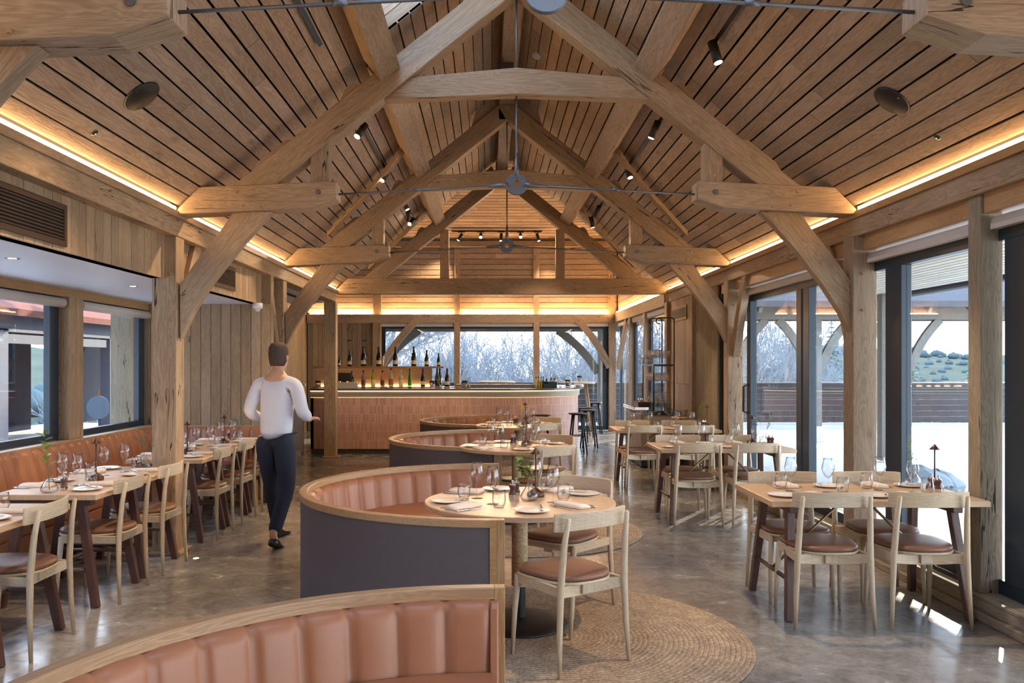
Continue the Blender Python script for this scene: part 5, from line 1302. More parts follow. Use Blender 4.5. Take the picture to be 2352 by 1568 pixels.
# ------------------------------------------------------------------ drinks cart
def cart():
    t = empty('drinks_cart', (0, 0, 0)); tag(t, 'grey panelled drinks cart with marble top and dark steel rack', 'drinks cart')
    x0, x1, y0, y1 = 2.335, 2.90, 12.9, 14.05
    CW = plain('cart_paint', lin((172, 164, 146)), .5, var=.04); CWD = plain('cart_navy', lin((38, 52, 68)), .5)
    m = MB(); m.box((x0, y0, .14), (x1, y1, .80)); m.build('body', CW, t, bevel=.005)
    m = MB(); m.box((x0 - .015, y0 - .015, .02), (x1 + .01, y1 + .01, .14)); m.build('plinth', CWD, t, bevel=.004)
    for i in range(7):
        m = MB(); m.lathe([(0, 0), (.010, 0), (.006, .006), (0, .007)], 8); o = m.build('stud', CHROME, t); o.rotation_euler = (0, R(-90), 0); o.location = (x0 - .015, y0 + .1 + i * .16, .08)
    for i in range(3):
        m = MB(); m.box((x0 - .012, y0 + .03 + i * .37, .18), (x0, y0 + .37 + i * .37, .52)); m.build('side_panel', CW, t, bevel=.003)
        m = MB(); m.box((x0 - .012, y0 + .03 + i * .37, .55), (x0, y0 + .37 + i * .37, .77)); d = m.build('drawer', CW, t, bevel=.003)
        m = MB(); m.tube([(x0 - .012, y0 + .15 + i * .37, .66), (x0 - .03, y0 + .15 + i * .37, .66), (x0 - .03, y0 + .25 + i * .37, .66), (x0 - .012, y0 + .25 + i * .37, .66)], .005, 6); m.build('handle', BRASS, d)
    m = MB()
    for i in range(4): m = MB(); m.box((x0 + .03 + i * .13, y0 - .01, .18), (x0 + .15 + i * .13, y0, .60)); m.build('front_board', CW, t, bevel=.002)
    m = MB(); m.box((x0 + .03, y0 - .014, .64), (x1 - .03, y0, .78)); m.build('name_panel', plain('cart_name_panel', lin((206, 200, 180)), .5), t, bevel=.002)
    MARB = None
    mm, nt, b = newmat('dark_marble'); tcn = N(nt, 'TexCoord'); a = noise(nt, tcn.outputs['Object'], 6, 5, .6, 2.0)
    nt.links.new(ramp(nt, a, [(.45, lin((50, 56, 62))), (.5, lin((190, 194, 196))), (.56, lin((44, 50, 58)))]), b.inputs['Base Color']); b.inputs['Roughness'].default_value = .15
    m = MB(); m.box((x0 - .02, y0 - .03, .80), (x1 + .02, y1 + .02, .865)); m.build('marble_top', mm, t, bevel=.004)
    m = MB(); m.box((x0 - .12, y0 + .0, .872), (x0 + .1, y1 - .1, .885)); m.box((x0 - .12, y0, .885), (x0 - .11, y1 - .1, .92)); m.box((x0 - .12, y0, .885), (x0 + .1, y0 + .01, .92)); m.build('steel_tray', CHROME, t, bevel=.003)
    RK = plain('rack_steel', lin((70, 84, 92)), .35, .6, .05)
    px = [(2.52, 12.95), (2.83, 12.95), (2.52, 13.85), (2.83, 13.85)]
    for i, (x, y) in enumerate(px):
        m = MB(); m.tube([(x, y, .865), (x, y, 1.56 if i in (0, 2) else 2.24)], .011, 8); m.build('rack_pole', RK, t)
    for z in (1.56,):
        m = MB()
        for a_, b_ in ((0, 1), (2, 3), (0, 2), (1, 3)):
            pa, pb = px[a_], px[b_]; m = MB(); m.bar((pa[0], pa[1], z), (pb[0], pb[1], z), .02, .022); m.build('rack_frame', RK, t)
    for i in range(5):
        x = 2.55 + .065 * i; m = MB(); m.tube([(x, 12.95, 1.545), (x, 13.85, 1.545)], .005, 6); m.build('hanging_rail', RK, t)
    m = MB(); m.tube([(2.83, 12.95, 2.22), (2.83, 12.95, 2.26), (2.80, 12.95, 2.28), (2.60, 12.95, 2.28), (2.56, 12.95, 2.26), (2.56, 12.95, 2.21), (2.59, 12.95, 2.19), (2.62, 12.95, 2.19)], .011, 8); m.build('hook_arm', RK, t)
    m = MB(); m.tube([(2.83, 13.85, 2.22), (2.83, 13.85, 2.30), (2.80, 13.85, 2.32), (2.66, 13.85, 2.32), (2.62, 13.85, 2.30), (2.62, 13.85, 2.25), (2.65, 13.85, 2.23)], .011, 8); m.build('hook_arm', RK, t)
    for x, y in ((2.62, 12.95), (2.65, 13.85), (2.56, 13.4)):
        m = MB(); m.tube([(x, y, 2.19), (x, y, 2.15), (x + .02, y, 2.13), (x, y, 2.11), (x - .015, y, 2.125)], .005, 6); m.build('hook', RK, t)
    m = MB(); m.tube([(2.62, 13.0, 2.12), (2.62, 13.0, 1.57)], .005, 6); m.build('hanger', RK, t)
cart()
WG2 = Proto(make_wine_glass(CRYSTAL2))
for r_ in range(2):
    for i in range(6):
        for j in range(3):
            x, y = 2.56 + .09 * j, 13.0 + .14 * i
            wh = '%s row from the front, %s column' % (['first', 'second', 'third', 'fourth', 'fifth', 'sixth'][i], ['left', 'middle', 'right'][j])
            if r_ == 0:
                o = WG2.put((x + .01, y, 1.535), 0, 'wine glass hanging under the cart rack, ' + wh, 'glasses hanging under the cart rack'); o.rotation_euler = (R(180), 0, 0)
            else: WG2.put((x + .02, y, 1.573), 0, 'wine glass standing on the cart rack, ' + wh, 'glasses standing on the cart rack')
for i in range(6):
    o = TB.put((2.46 + .07 * (i % 3), 13.62 + .09 * (i // 3), 1.573), 0, 'tumbler on the cart rack shelf, %s in the %s row' % (['left', 'middle', 'right'][i % 3], ['front', 'rear'][i // 3]), 'tumblers on the cart rack')
def make_carafe():
    t = empty('glass_carafe'); tag(t, 'clear glass carafe standing on the cart under the rack', 'carafe', 'carafes on the drinks cart')
    lathe_obj('glass_body', [(0, 0), (.040, 0), (.043, .005), (.043, .14), (.030, .19), (.016, .22), (.016, .275), (.019, .28), (.013, .28), (.012, .22), (.027, .188), (.040, .14), (.040, .01), (0, .006)], CRYSTAL, t, 20)
    lathe_obj('water', [(0, .008), (.039, .010), (.039, .10), (0, .10)], thinglass('water', (.9, .95, .97), .06, .6), t, 16)
    return t
CF = Proto(make_carafe())
for i in range(4):
    for j in range(3): CF.put((2.56 + .10 * j, 13.02 + .14 * i, .867), 0, 'glass carafe on the cart, %s row, %s column' % (['front', 'second', 'third', 'rear'][i], ['left', 'middle', 'right'][j]))
t = empty('bottle_crate', (2.42, 13.45, .887)); tag(t, 'shallow reddish brown wooden tray on the left end of the cart', 'tray')
m = MB(); m.box((-.08, -.22, 0), (.08, .22, .012)); m.bar((-.08, -.22, .05), (-.08, .22, .05), .012, .09); m.bar((.08, -.22, .05), (.08, .22, .05), .012, .09); m.bar((-.08, -.22, .05), (.08, -.22, .05), .012, .09); m.bar((-.08, .22, .05), (.08, .22, .05), .012, .09)
m.build('box', wood('tray_wood', lin((110, 62, 44)), lin((70, 38, 28))), t, bevel=.002)
for k in range(3):
    m = MB(); m.tube([(-.03 + .03 * k, -.1, .02), (-.03 + .03 * k, .02, .12), (-.03 + .03 * k, .06, .14)], [.012, .014, .008], 8); m.build('ice_tool', CHROME, t)
m = MB(); m.lathe([(0, 0), (.05, .005), (.085, .045), (.095, .10), (.09, .10), (.08, .045), (.045, .012), (0, .01)], 28); t = m.build('glass_bowl', CRYSTAL, loc=(2.80, 12.2, .80))
# the bowl stands on a small round side table beside the cart
t.location = (2.78, 12.25, .812); tag(t, 'clear glass bowl beside the drinks cart', 'glass bowl')
t2 = empty('side_table', (2.78, 12.25, 0)); tag(t2, 'small side table carrying the glass bowl in front of the cart', 'side table')
lathe_obj('top', [(0, .79), (.14, .79), (.14, .81), (0, .81)], OAKT, t2); lathe_obj('column', [(.02, .02), (.02, .79)], BLACK, t2, 12); lathe_obj('foot', [(0, 0), (.13, 0), (.13, .015), (0, .02)], BLACK, t2)

# ------------------------------------------------------------------ ceiling fixtures
def on_roof(s, y, a, h=0.0):
    """point on a slope: a metres up the slope from the eaves, h below the boards"""
    o, al, ac, n = (LO, LA, LC, LN) if s < 0 else (RO, RA, RC, RN)
    return o + al * y + ac * a - n * h, ac, n
def basis(o, s):
    """orient an object so that its local +z is the outward roof normal and y the room's length"""
    n = LN if s < 0 else RN; y = V((0, 1, 0)); x = y.cross(n)
    o.matrix_world = Matrix(((x.x, y.x, n.x, o.location.x), (x.y, y.y, n.y, o.location.y), (x.z, y.z, n.z, o.location.z), (0, 0, 0, 1)))
def roof_hit(px, py, s):
    dx, dz = (px - VX) / F, (VY - py) / F
    # z = zE' + K*(dist)  with z relative to the eye
    xe = XL if s < 0 else XR; e = 1.309
    # left: z = e + K (x - XL) ; right: z = e + K (XR - x)
    if s < 0: Y = (e - K * XL) / (dz - K * dx)
    else: Y = (e + K * XR) / (dz + K * dx)
    x = dx * Y; a = abs(x - xe) * cs_
    return Y, a
for px, py, s in ((325, 220, -1), (2049, 231, 1)):
    Y, a = roof_hit(px, py, s); p, _, _ = on_roof(s, Y, a)
    t = empty('ceiling_speaker', p); tag(t, 'flat round black speaker in the %s roof slope' % ('left' if s < 0 else 'right'), 'speaker')
    m = MB(); m.lathe([(0, -.012), (.118, -.012), (.122, -.008), (.122, 0)], 48); m.build('grille', BLACK, t)
    m = MB(); m.box((.0, -.095, -.0135), (.010, -.085, -.012)); m.build('badge', CHROME, t); basis(t, s)
for px, py, s in ((217, 305, -1), (2153, 315, 1)):
    Y, a = roof_hit(px, py, s); p, _, _ = on_roof(s, Y, a)
    t = empty('ceiling_sensor', p); tag(t, 'tiny round sensor with a green light in the %s roof slope' % ('left' if s < 0 else 'right'), 'sensor')
    m = MB(); m.lathe([(0, -.010), (.010, -.010), (.022, -.004), (.024, 0)], 24); m.build('body', BLACK, t); m = MB(); m.lathe([(0, -.013), (.004, -.012), (.005, -.009)], 10); m.build('indicator', EMGREEN, t); basis(t, s)
Y, a = roof_hit(1233, 125, 1); p, _, _ = on_roof(1, Y, a); t = empty('smoke_detector', p); tag(t, 'white round smoke detector near the ridge on the right slope', 'smoke detector')
m = MB(); m.lathe([(0, -.045), (.03, -.045), (.035, -.035), (.05, -.030), (.052, 0)], 28); m.build('body', WHITE, t); m = MB(); m.lathe([(.036, -.036), (.0365, -.033)], 24); m.build('slot_ring', BLACK, t); basis(t, 1)
t = empty('emergency_light', (XC - .05, 9.2, ZR - .30)); tag(t, 'black twin head emergency light hanging under the ridge beam', 'emergency light')
m = MB(); m.box((-.09, -.03, -.08), (.09, .03, .03)); m.build('box', STEEL, t, bevel=.004)
for x in (-.07, .07):
    m = MB(); m.tube([(x, -.09, -.08), (x, -.02, -.06)], [.03, .022], 14); m.build('lamp_head', BLACK, t)
def spot(parent, p, aim, power, size=55, lens=True, L=.15, r=.034, name='spotlight', on=True):
    """tube spotlight: p head pivot (world), aim world point. parts are children of the parent track"""
    p = V(p); d = (V(aim) - p).normalized(); q = p + d * L
    b0 = parent.matrix_world.inverted()
    h = MB(); inv = parent.matrix_world.inverted()
    h.tube([inv @ (p - d * .02), inv @ q], r, 20, caps=True, smooth=True); hd = h.build('spot_head', BLACK, parent)
    l_ = MB(); l_.tube([inv @ (q + d * .0005), inv @ (q + d * .002)], r * .86, 20, smooth=False); l_.build('spot_lens', EMSPOT if on else CHROME, hd)
    if on and power:
        ld = bpy.data.lights.new('spot_lamp', 'SPOT'); ld.energy = power; ld.color = (1.0, .68, .38); ld.spot_size = R(size); ld.spot_blend = .6; ld.shadow_soft_size = .03
        lo = bpy.data.objects.new('spot_lamp', ld); COL.objects.link(lo); lo.location = q + d * .02
        lo.rotation_euler = (-d).to_track_quat('Z', 'Y').to_euler()
        lo.parent = parent; lo.matrix_parent_inverse = parent.matrix_world.inverted()
def track(s, y0, y1, spots, label):
    a = (1.31 if s < 0 else 1.345) * cs_; p, ac, n = on_roof(s, (y0 + y1) / 2, a); t = empty('track_light', p); tag(t, label, 'track light', 'roof spotlight tracks'); basis(t, s); bpy.context.view_layer.update()
    L = (y1 - y0) / 2; m = MB(); m.box((-.017, -L, -.034), (.017, L, -.002)); m.build('track_rail', BLACK if s > 0 or y0 > 7 else FRAME, t, bevel=.002)
    for (y, aim, pw) in spots:
        sp_, _, _ = on_roof(s, y, a, .085); hq, _, _ = on_roof(s, y, a, .034)
        inv = t.matrix_world.inverted(); m = MB(); m.box(inv @ hq + V((-.014, -.07, -.02)), inv @ hq + V((.014, .07, -.002))); m.build('adaptor', BLACK, t)
        m = MB(); m.tube([inv @ hq, inv @ sp_], .007, 8); m.build('spot_arm', BLACK, t)
        spot(t, sp_, aim, pw)
PW = 85
track(-1, 3.9, 6.2, [(4.3, (-2.8, 5.2, .74), PW)], 'grey light track on the left roof slope nearest the camera')
track(-1, 8.0, 10.15, [(8.15, (-2.8, 6.3, .74), PW), (10.05, (-2.8, 8.4, .74), PW)], 'black light track with two spotlights on the left slope beyond the front truss')
track(-1, 11.6, 13.7, [(11.8, (.3, 11.5, .74), PW * .8), (12.6, (-1.7, 14.8, .6), PW * .7), (13.4, (-2.8, 9.3, .74), PW)], 'black light track on the left slope beyond the middle truss')  # middle spot is unseen, added to brighten the bar front
track(1, 4.2, 6.2, [(4.4, (.2, 5.0, .74), PW), (6.14, (2.35, 5.5, .74), PW)], 'black light track with a lit spotlight on the right slope nearest the camera')
track(1, 8.0, 10.1, [(8.15, (.3, 8.5, .74), PW), (9.95, (2.35, 8.7, .74), PW)], 'black light track with two spotlights on the right slope beyond the front truss')
track(1, 11.4, 13.7, [(11.5, (2.2, 11.1, .74), PW), (12.5, (.2, 14.9, .6), PW * .7), (13.4, (2.2, 13.6, .8), PW * .5)], 'black light track on the right slope beyond the middle truss')  # second spot is a hidden addition, there to light the bar tiles
# far track
ty = 19.88; tz = 4.5 + .8 * (YB - ty) - .05
t = empty('track_light', (.2, ty, tz)); tag(t, 'black light track with five spotlights high on the far gable', 'track light', 'roof spotlight tracks'); bpy.context.view_layer.update()
m = MB(); m.box((-1.06, -.018, -.03), (1.06, .018, .0)); m.build('track_rail', BLACK, t, bevel=.002)
for i, (x, ax, ay, az) in enumerate(((-.83, -2.6, 19.6, 1.2), (-.38, -.25, 14.2, 1.0), (.10, .12, 19.2, 2.0), (.55, .75, 14.0, 1.0), (.94, 2.0, 19.4, 1.2))):
    m = MB(); m.box((x - .08, -.014, -.045), (x + .08, .014, -.03)); m.build('adaptor', BLACK, t); m = MB(); m.tube([(x, 0, -.04), (x, 0, -.08)], .007, 8); m.build('spot_arm', BLACK, t)
    spot(t, (.2 + x - .0, ty, tz - .09), (ax, ay, az), 130, 75, L=.16, r=.036)
# air vents
def vent(p0, u, v, w_, h, nslat, label, vert=False):
    t = empty('air_vent', p0); tag(t, label, 'air vent'); u = V(u); v = V(v); n = u.cross(v)
    def bxx(u0, u1, v0, v1, d0, d1):
        m = MB(); c = [u * a + v * b + n * d for d in (d0, d1) for a, b in ((u0, v0), (u1, v0), (u1, v1), (u0, v1))]; m.hexa(c, tuple(u)); return m
    for q in ((0, w_, 0, .035), (0, w_, h - .035, h), (0, .035, .035, h - .035), (w_ - .035, w_, .035, h - .035)): bxx(*q, 0, .014).build('vent_frame', BRONZEV, t)
    bxx(.03, w_ - .03, .03, h - .03, .001, .003).build('backing', DARKVOID, t)
    for i in range(nslat):
        z = .035 + (h - .07) * (i + .5) / nslat; bxx(.035, w_ - .035, z - .004, z + .003, .003, .012).build('slat', BRONZEV, t)
vent((-2.658, 4.05, 2.30), (0, 1, 0), (0, 0, 1), 1.28, .26, 9, 'long dark slatted air vent in the left bulkhead nearest the camera')
vent((-2.658, 8.10, 2.33), (0, 1, 0), (0, 0, 1), .78, .24, 9, 'dark slatted air vent in the left bulkhead beyond the big post')
vent((3.048, 14.05, 2.27), (0, -1, 0), (0, 0, 1), 1.02, .22, 8, 'dark slatted air vent in the brown panelled right wall')
# downlights in the alcove soffit, camera dome
for (px, py, l_) in ((28, 593, 'nearest the camera'), (305, 657, 'just before the big post'), (456, 690, 'beyond the big post')):
    Y = .715 * F / (VY - py); x = bx(px, Y)
    t = empty('recessed_downlight', (x, Y, 2.275)); tag(t, 'small recessed downlight in the white alcove soffit, ' + l_, 'downlight', 'soffit downlights')
    lathe_obj('ring', [(.028, -.0005), (.046, -.003), (.047, 0)], STEEL, t); lathe_obj('lens', [(0, -.001), (.028, -.001)], EMWARM, t)
t = empty('security_camera', (bx(592, 9.75), 9.75, 2.27)); tag(t, 'small white dome camera under the soffit at the plank wall', 'camera')
lathe_obj('mount', [(0, 0), (.055, 0), (.055, -.06), (0, -.06)][::-1], WHITE, t); lathe_obj('dome', [(0, -.10), (.025, -.092), (.04, -.06)], plain('dome_grey', lin((200, 204, 210)), .2), t)
for (x, y, l_) in ((-2.36, 6.85, 'at the foot of the big left post'), (-2.36, 9.45, 'beside the end of the banquette')):
    t = empty('floor_uplight', (x, y, 0)); tag(t, 'small round floor uplight glowing ' + l_, 'uplight', 'floor uplights'); lathe_obj('rim', [(.022, .0005), (.024, .003), (.036, .003), (.038, .0005)], CHROME, t); lathe_obj('lens', [(0, .002), (.022, .002)], EMSPOT, t)
    ld = bpy.data.lights.new('uplight_lamp', 'SPOT'); ld.energy = 12; ld.color = (1, .62, .32); ld.spot_size = R(70); ld.spot_blend = .5; ld.shadow_soft_size = .02
    lo = bpy.data.objects.new('uplight_lamp', ld); COL.objects.link(lo); lo.parent = t; lo.location = (0, 0, .02); lo.rotation_euler = (R(180), R(8), 0)
# flush cupboard pulls on the back wall
for px in (802, 837):
    m = MB(); m.box((-.05, -.006, -.012), (.05, 0, .012)); o = m.build('cupboard_pull', BLACK, loc=(bx(px, YB - .02), YB - .021, HC + 56 / F * YB), bevel=.003); tag(o, 'small dark recessed pull in the plank wall behind the bar, %s one' % ('left' if px < 820 else 'right'), 'cupboard pull')
# ------------------------------------------------------------------ outside
def bare_tree_mesh(seed, H, spread=1.0, levels=4, name='tree'):
    rnd = random.Random(seed); m = MB()
    def grow(p, d, L, r, lv):
        n = 3; pts = [p]; q = p; dd = d.copy()
        for i in range(n):
            dd = (dd + V((rnd.uniform(-.16, .16), rnd.uniform(-.16, .16), rnd.uniform(-.02, .10)))).normalized(); q = q + dd * (L / n); pts.append(q)
        m.tube(pts, [r, r * .85, r * .68, r * .5], 5 if lv == 0 else 3, caps=False)
        if lv >= levels: return
        k = [6, 5, 5, 4][min(lv, 3)]
        for i in range(k):
            t = .35 + .65 * (i + rnd.random()) / k; s = pts[min(int(t * n), n - 1)].lerp(pts[min(int(t * n) + 1, n)], t * n - int(t * n))
            a = rnd.random() * 6.283; side = V((math.cos(a), math.sin(a), 0)); side = (side - dd * side.dot(dd)).normalized(); ang = rnd.uniform(.45, .95) * spread
            nd = (dd * math.cos(ang) + side * math.sin(ang) + V((0, 0, .12))).normalized(); grow(s, nd, L * rnd.uniform(.5, .72), r * .5, lv + 1)
        grow(pts[-1], dd, L * .6, r * .5, lv + 1)
    grow(V((0, 0, 0)), V((0, 0, 1)), H * .42, H * .018, 0)
    return m
BARK = plain('winter_bark', lin((104, 112, 120)), .9, var=.25, nscale=2)
protos = []
for i in range(3):
    m = bare_tree_mesh(40 + i, 10.0, 1.0, 4)
    protos.append(Proto(tag(m.build('bare_tree', BARK), 'x', 'tree', 'bare winter trees beyond the fence')))
rnd = random.Random(3); TL = 'leafless grey winter tree in the dense wood beyond the fence'
TR_ = []
for row, (Y, zb, hmul) in enumerate(((33, -3.6, .74), (40, -5, .95), (50, -7, 1.2), (62, -8.5, 1.42))):
    wid = Y * .34; x = -wid * .75 - 4
    while x < wid * 1.1:
        sec = 0 if x / Y < -.13 else 1 if x / Y < -.04 else 2 if x / Y < .055 else 3 if x / Y < .14 else 4 if x / Y < .25 else 5
        TR_.append((row, sec)); nth = TR_.count((row, sec)) - 1
        protos[rnd.randrange(3)].put((x + rnd.uniform(-.5, .5), Y + rnd.uniform(-3, 3), zb), rnd.random() * 6.28, 'leafless grey tree, %s row of the wood, %s, %s from left' % (['nearest', 'second', 'third', 'farthest'][row], ['left of the far window', 'behind the left pane', 'behind the middle pane', 'behind the right pane', 'beyond right wall windows', 'beyond the patio'][sec], ['first', 'second', 'third', 'fourth', 'fifth', 'sixth', 'seventh', 'eighth'][nth]), scale=(hmul * rnd.uniform(.85, 1.1),) * 3); x += 1.9 + row * .6
# one tree close to the window with long branches
m = bare_tree_mesh(77, 8.0, 1.25, 4); tag(m.build('bare_tree', BARK, loc=(-3.6, 26.5, -1.2)), 'nearest leafless tree, its branches cross the left pane of the far window', 'tree')
# conifers seen through the right doors
def conifer_mesh(seed, H):
    r_ = random.Random(seed); m = MB(); m.tube([(0, 0, 0), (0, 0, H)], [.16, .02], 6)
    for k in range(26):
        z = H * (.12 + .88 * k / 26); rad = (H - z) * .26 + .1
        for j in range(9):
            a = r_.random() * 6.28; L = rad * r_.uniform(.7, 1.15); q = V((math.cos(a) * L, math.sin(a) * L, z - .25 * L))
            m.tube([(0, 0, z), q * 1.0], [.06 * L, .015], 4, caps=False); w_ = L * .28; s_ = V((-math.sin(a), math.cos(a), 0))
            m.rings([[V((0, 0, z)) + s_ * .03, V((0, 0, z + .05)), V((0, 0, z)) - s_ * .03], [q * .6 + V((0, 0, z * .4)) + s_ * w_, q * .6 + V((0, 0, z * .4 + .08)), q * .6 + V((0, 0, z * .4)) - s_ * w_], [q + s_ * .02, q + V((0, 0, .03)), q - s_ * .02]], caps=False)
    return m
CON = plain('conifer_green', lin((84, 104, 96)), .9, var=.3, nscale=3)
cp = Proto(tag(conifer_mesh(5, 8).build('conifer', CON), 'x', 'tree', 'conifers beyond the patio fence'))
for ci, (x, Y, s_) in enumerate(((15, 48, .8), (17.5, 50, .95), (19.5, 49, .75), (21, 52, 1.0), (23.5, 54, .85), (26, 52, .7), (13, 44, .7), (29, 58, .8), (34, 60, .7))):
    cp.put((x, Y, -3.6), rnd.random() * 6, 'dark conifer beyond the patio fence, %s from the left' % ['second', 'third', 'fourth', 'fifth', 'sixth', 'seventh', 'first', 'eighth', 'ninth'][ci], scale=(s_,) * 3)
# terrain and hills
def hill(name, x0, x1, y0, y1, fz, mat, nx=60, ny=14):
    m = MB(); lp = []
    for j in range(ny + 1):
        y = y0 + (y1 - y0) * j / ny; lp.append([V((x0 + (x1 - x0) * i / nx, y, fz(x0 + (x1 - x0) * i / nx, y))) for i in range(nx + 1)])
    m.rings(lp, caps=False, close=False); o = m.build(name, mat, kind='structure'); return o
def hz(x, y):
    b = max(0, (y - 90) / 170); return -9 + 14.6 * min(1, max(.28, (abs(x) / max(y, 1) - .2) / .16)) * b ** .8 * (1 + .18 * math.sin(x * .021 + 1) + .08 * math.sin(x * .07)) + .5 * math.sin(x * .3) * b
hill('hill_1', -220, 300, 24.2, 300, hz, GRASS, 90, 30)
o = MB(); o.box((-60, -60, -9.2), (60, 24.2, -9.0)); 
WOODS = plain('distant_woods', lin((72, 86, 90)), .95, spec=0.0, var=.3, nscale=.6)  # distance haze is put into this blue-grey base colour
m = MB(); r2 = random.Random(9)
for k in range(420):
    x = r2.uniform(-80, 130); y = r2.uniform(78, 130) ; z = hz(x, y) + .4; r_ = r2.uniform(1.2, 2.6); pr = [(0, -r_ * .4), (r_ * .8, 0), (r_, r_ * .5), (r_ * .6, r_ * 1.1), (0, r_ * 1.4)]
    m.lathe([(a, b) for a, b in pr], 7, (x, y, z))
tag(m.build('distant_wood', WOODS), 'hazy blue grey woodland covering the far hillside', 'woodland', kind='stuff')
def bush(m, x, y, z, r_, rr):
    L = []
    for k in range(6):
        a_ = k / 5 * math.pi; L.append([V((x + r_ * math.sin(a_) * math.cos(q * .785) * (1 + rr.uniform(-.2, .2)), y + r_ * math.sin(a_) * math.sin(q * .785), z + r_ * (1 - math.cos(a_)) * .62 * (1 + rr.uniform(-.12, .12)))) for q in range(8)])
    m.rings(L, caps=False)
m = MB()
for k in range(800):
    x = r2.uniform(60, 230); y = x * r2.uniform(1.25, 3.2)
    if y > 285 or y < 85: continue
    edge = y > 230
    bush(m, x, y, hz(x, y) - .3, r2.uniform(.35, 1.0) * (2.0 if edge else 1), r2)
tag(m.build('hedgerow', WOODS), 'scattered hedges and bushes on the green hill to the right', 'hedge', kind='stuff')
# lawn strip under the fence level
# fence along the terrace
def fence(x0, x1, y, label, h=1.09):
    t = empty('terrace_fence', (0, 0, 0)); tag(t, label, 'fence')
    m = MB(); z = .0
    while z < h - .03:
        m.box((x0, y, z), (x1, y + .03, min(z + .148, h - .03)), (1, 0, 0)); z += .155
    m.build('board_panel', DARKTIM, t); m = MB(); m.box((x0, y - .03, h - .03), (x1, y + .06, h)); m.build('capping', STEEL, t)
    x = x0
    while x < x1: m = MB(); m.box((x, y + .03, -.05), (x + .08, y + .11, h - .03)); m.build('fence_post', DARKTIM, t); x += 2.4
fence(-7.5, 3.6, 23.3, 'dark boarded fence outside the far window'); fence(3.7, 19, 23.3, 'long dark boarded fence at the end of the bright patio')
# verandah outside the end wall
t = empty('verandah_frame', (0, 0, 0)); tag(t, 'grey weathered verandah frame with curved braces outside the far window', 'verandah')
m = MB(); m.box((-3.4, 22.05, 2.43), (3.6, 22.2, 2.66), (1, 0, 0)); m.build('beam', WEATHERO, t)
for x in (-2.95, 2.95):
    m = MB(); m.box((x - .1, 22.05, 0), (x + .1, 22.24, 2.43), (0, 0, 1)); m.build('post', WEATHERO, t); s = 1 if x < 0 else -1
    m = MB(); curve_brace(m, (x + s * .1, 1.35), (x + s * 1.15, 2.46), .2, s * .10, .1, (0, 22.08, 0), (1, 0, 0), (0, 0, 1), (0, 1, 0)); m.build('curved_brace', WEATHERO, t)
m = MB(); m.box((-3.6, YB + .2, 2.67), (3.8, 22.5, 2.78)); m.build('roof_slab', DARKTIM, t)
# eaves canopy over the right doors
t = empty('door_canopy', (0, 0, 0)); tag(t, 'pale boarded canopy ceiling outside above the right glass doors', 'canopy')
m = MB(); n = 24
for i in range(n):
    x0 = 3.32 + i * .135; z = 2.78 - (x0 - 3.32) * .02; m.box((x0, -1, z), (x0 + .125, 14.2, z + .03), (0, 1, 0))
m.build('soffit_boards', wood('canopy_boards', lin((206, 196, 176)), lin((160, 150, 130)), var=.2, island=True), t)
m = MB(); m.box((3.3, -1, 2.83), (6.7, 14.3, 2.95)); m.build('roof_slab', DARKTIM, t); m = MB(); m.tube([(6.72, -1, 2.70), (6.72, 14.3, 2.70)], .06, 10); m.build('gutter', FRAME, t)
for y in (3.0, 13.9):
    m = MB(); m.box((6.4, y - .09, 0), (6.58, y + .09, 2.72), (0, 0, 1)); m.build('post', WEATHERO, t)
# open barn across the patio
t = empty('open_barn', (0, 0, 0)); tag(t, 'open timber barn with curved braces across the bright patio', 'barn')
BY = 17.6
m = MB(); m.box((4.6, BY - .1, 2.50), (14.5, BY + .1, 2.80), (1, 0, 0)); m.build('beam', WEATHERO, t)
for x in (5.0, 6.75, 8.6, 12.4):
    m = MB(); m.box((x - .12, BY - .11, .28), (x + .12, BY + .11, 2.50), (0, 0, 1)); m.build('post', WEATHERO, t)
    m = MB(); m.box((x - .16, BY - .15, -.03), (x + .16, BY + .15, .30)); m.build('stone_base', STONE, t, bevel=.01)
    for s in (-1, 1):
        m = MB(); curve_brace(m, (x + s * .12, 1.45), (x + s * .75, 2.5), .16, s * .08, .1, (0, BY - .05, 0), (1, 0, 0), (0, 0, 1), (0, 1, 0)); m.build('curved_brace', WEATHERO, t)
m = MB(); m.hexa([V((4.3, BY - .7, 2.72)), V((14.8, BY - .7, 2.72)), V((14.8, BY + 2.2, 4.6)), V((4.3, BY + 2.2, 4.6)), V((4.3, BY - .7, 2.84)), V((14.8, BY - .7, 2.84)), V((14.8, BY + 2.2, 4.72)), V((4.3, BY + 2.2, 4.72))])
m.hexa([V((4.3, BY + 2.2, 4.6)), V((14.8, BY + 2.2, 4.6)), V((14.8, BY + 5.0, 2.72)), V((4.3, BY + 5.0, 2.72)), V((4.3, BY + 2.2, 4.72)), V((14.8, BY + 2.2, 4.72)), V((14.8, BY + 5.0, 2.84)), V((4.3, BY + 5.0, 2.84))]); m.build('roof', DARKTIM, t)
for i in range(12):
    x = 4.6 + i * .85; m = MB(); m.bar((x, BY - .6, 2.66), (x, BY + 2.2, 4.52), .07, .12); m.build('rafter', WEATHERO, t)
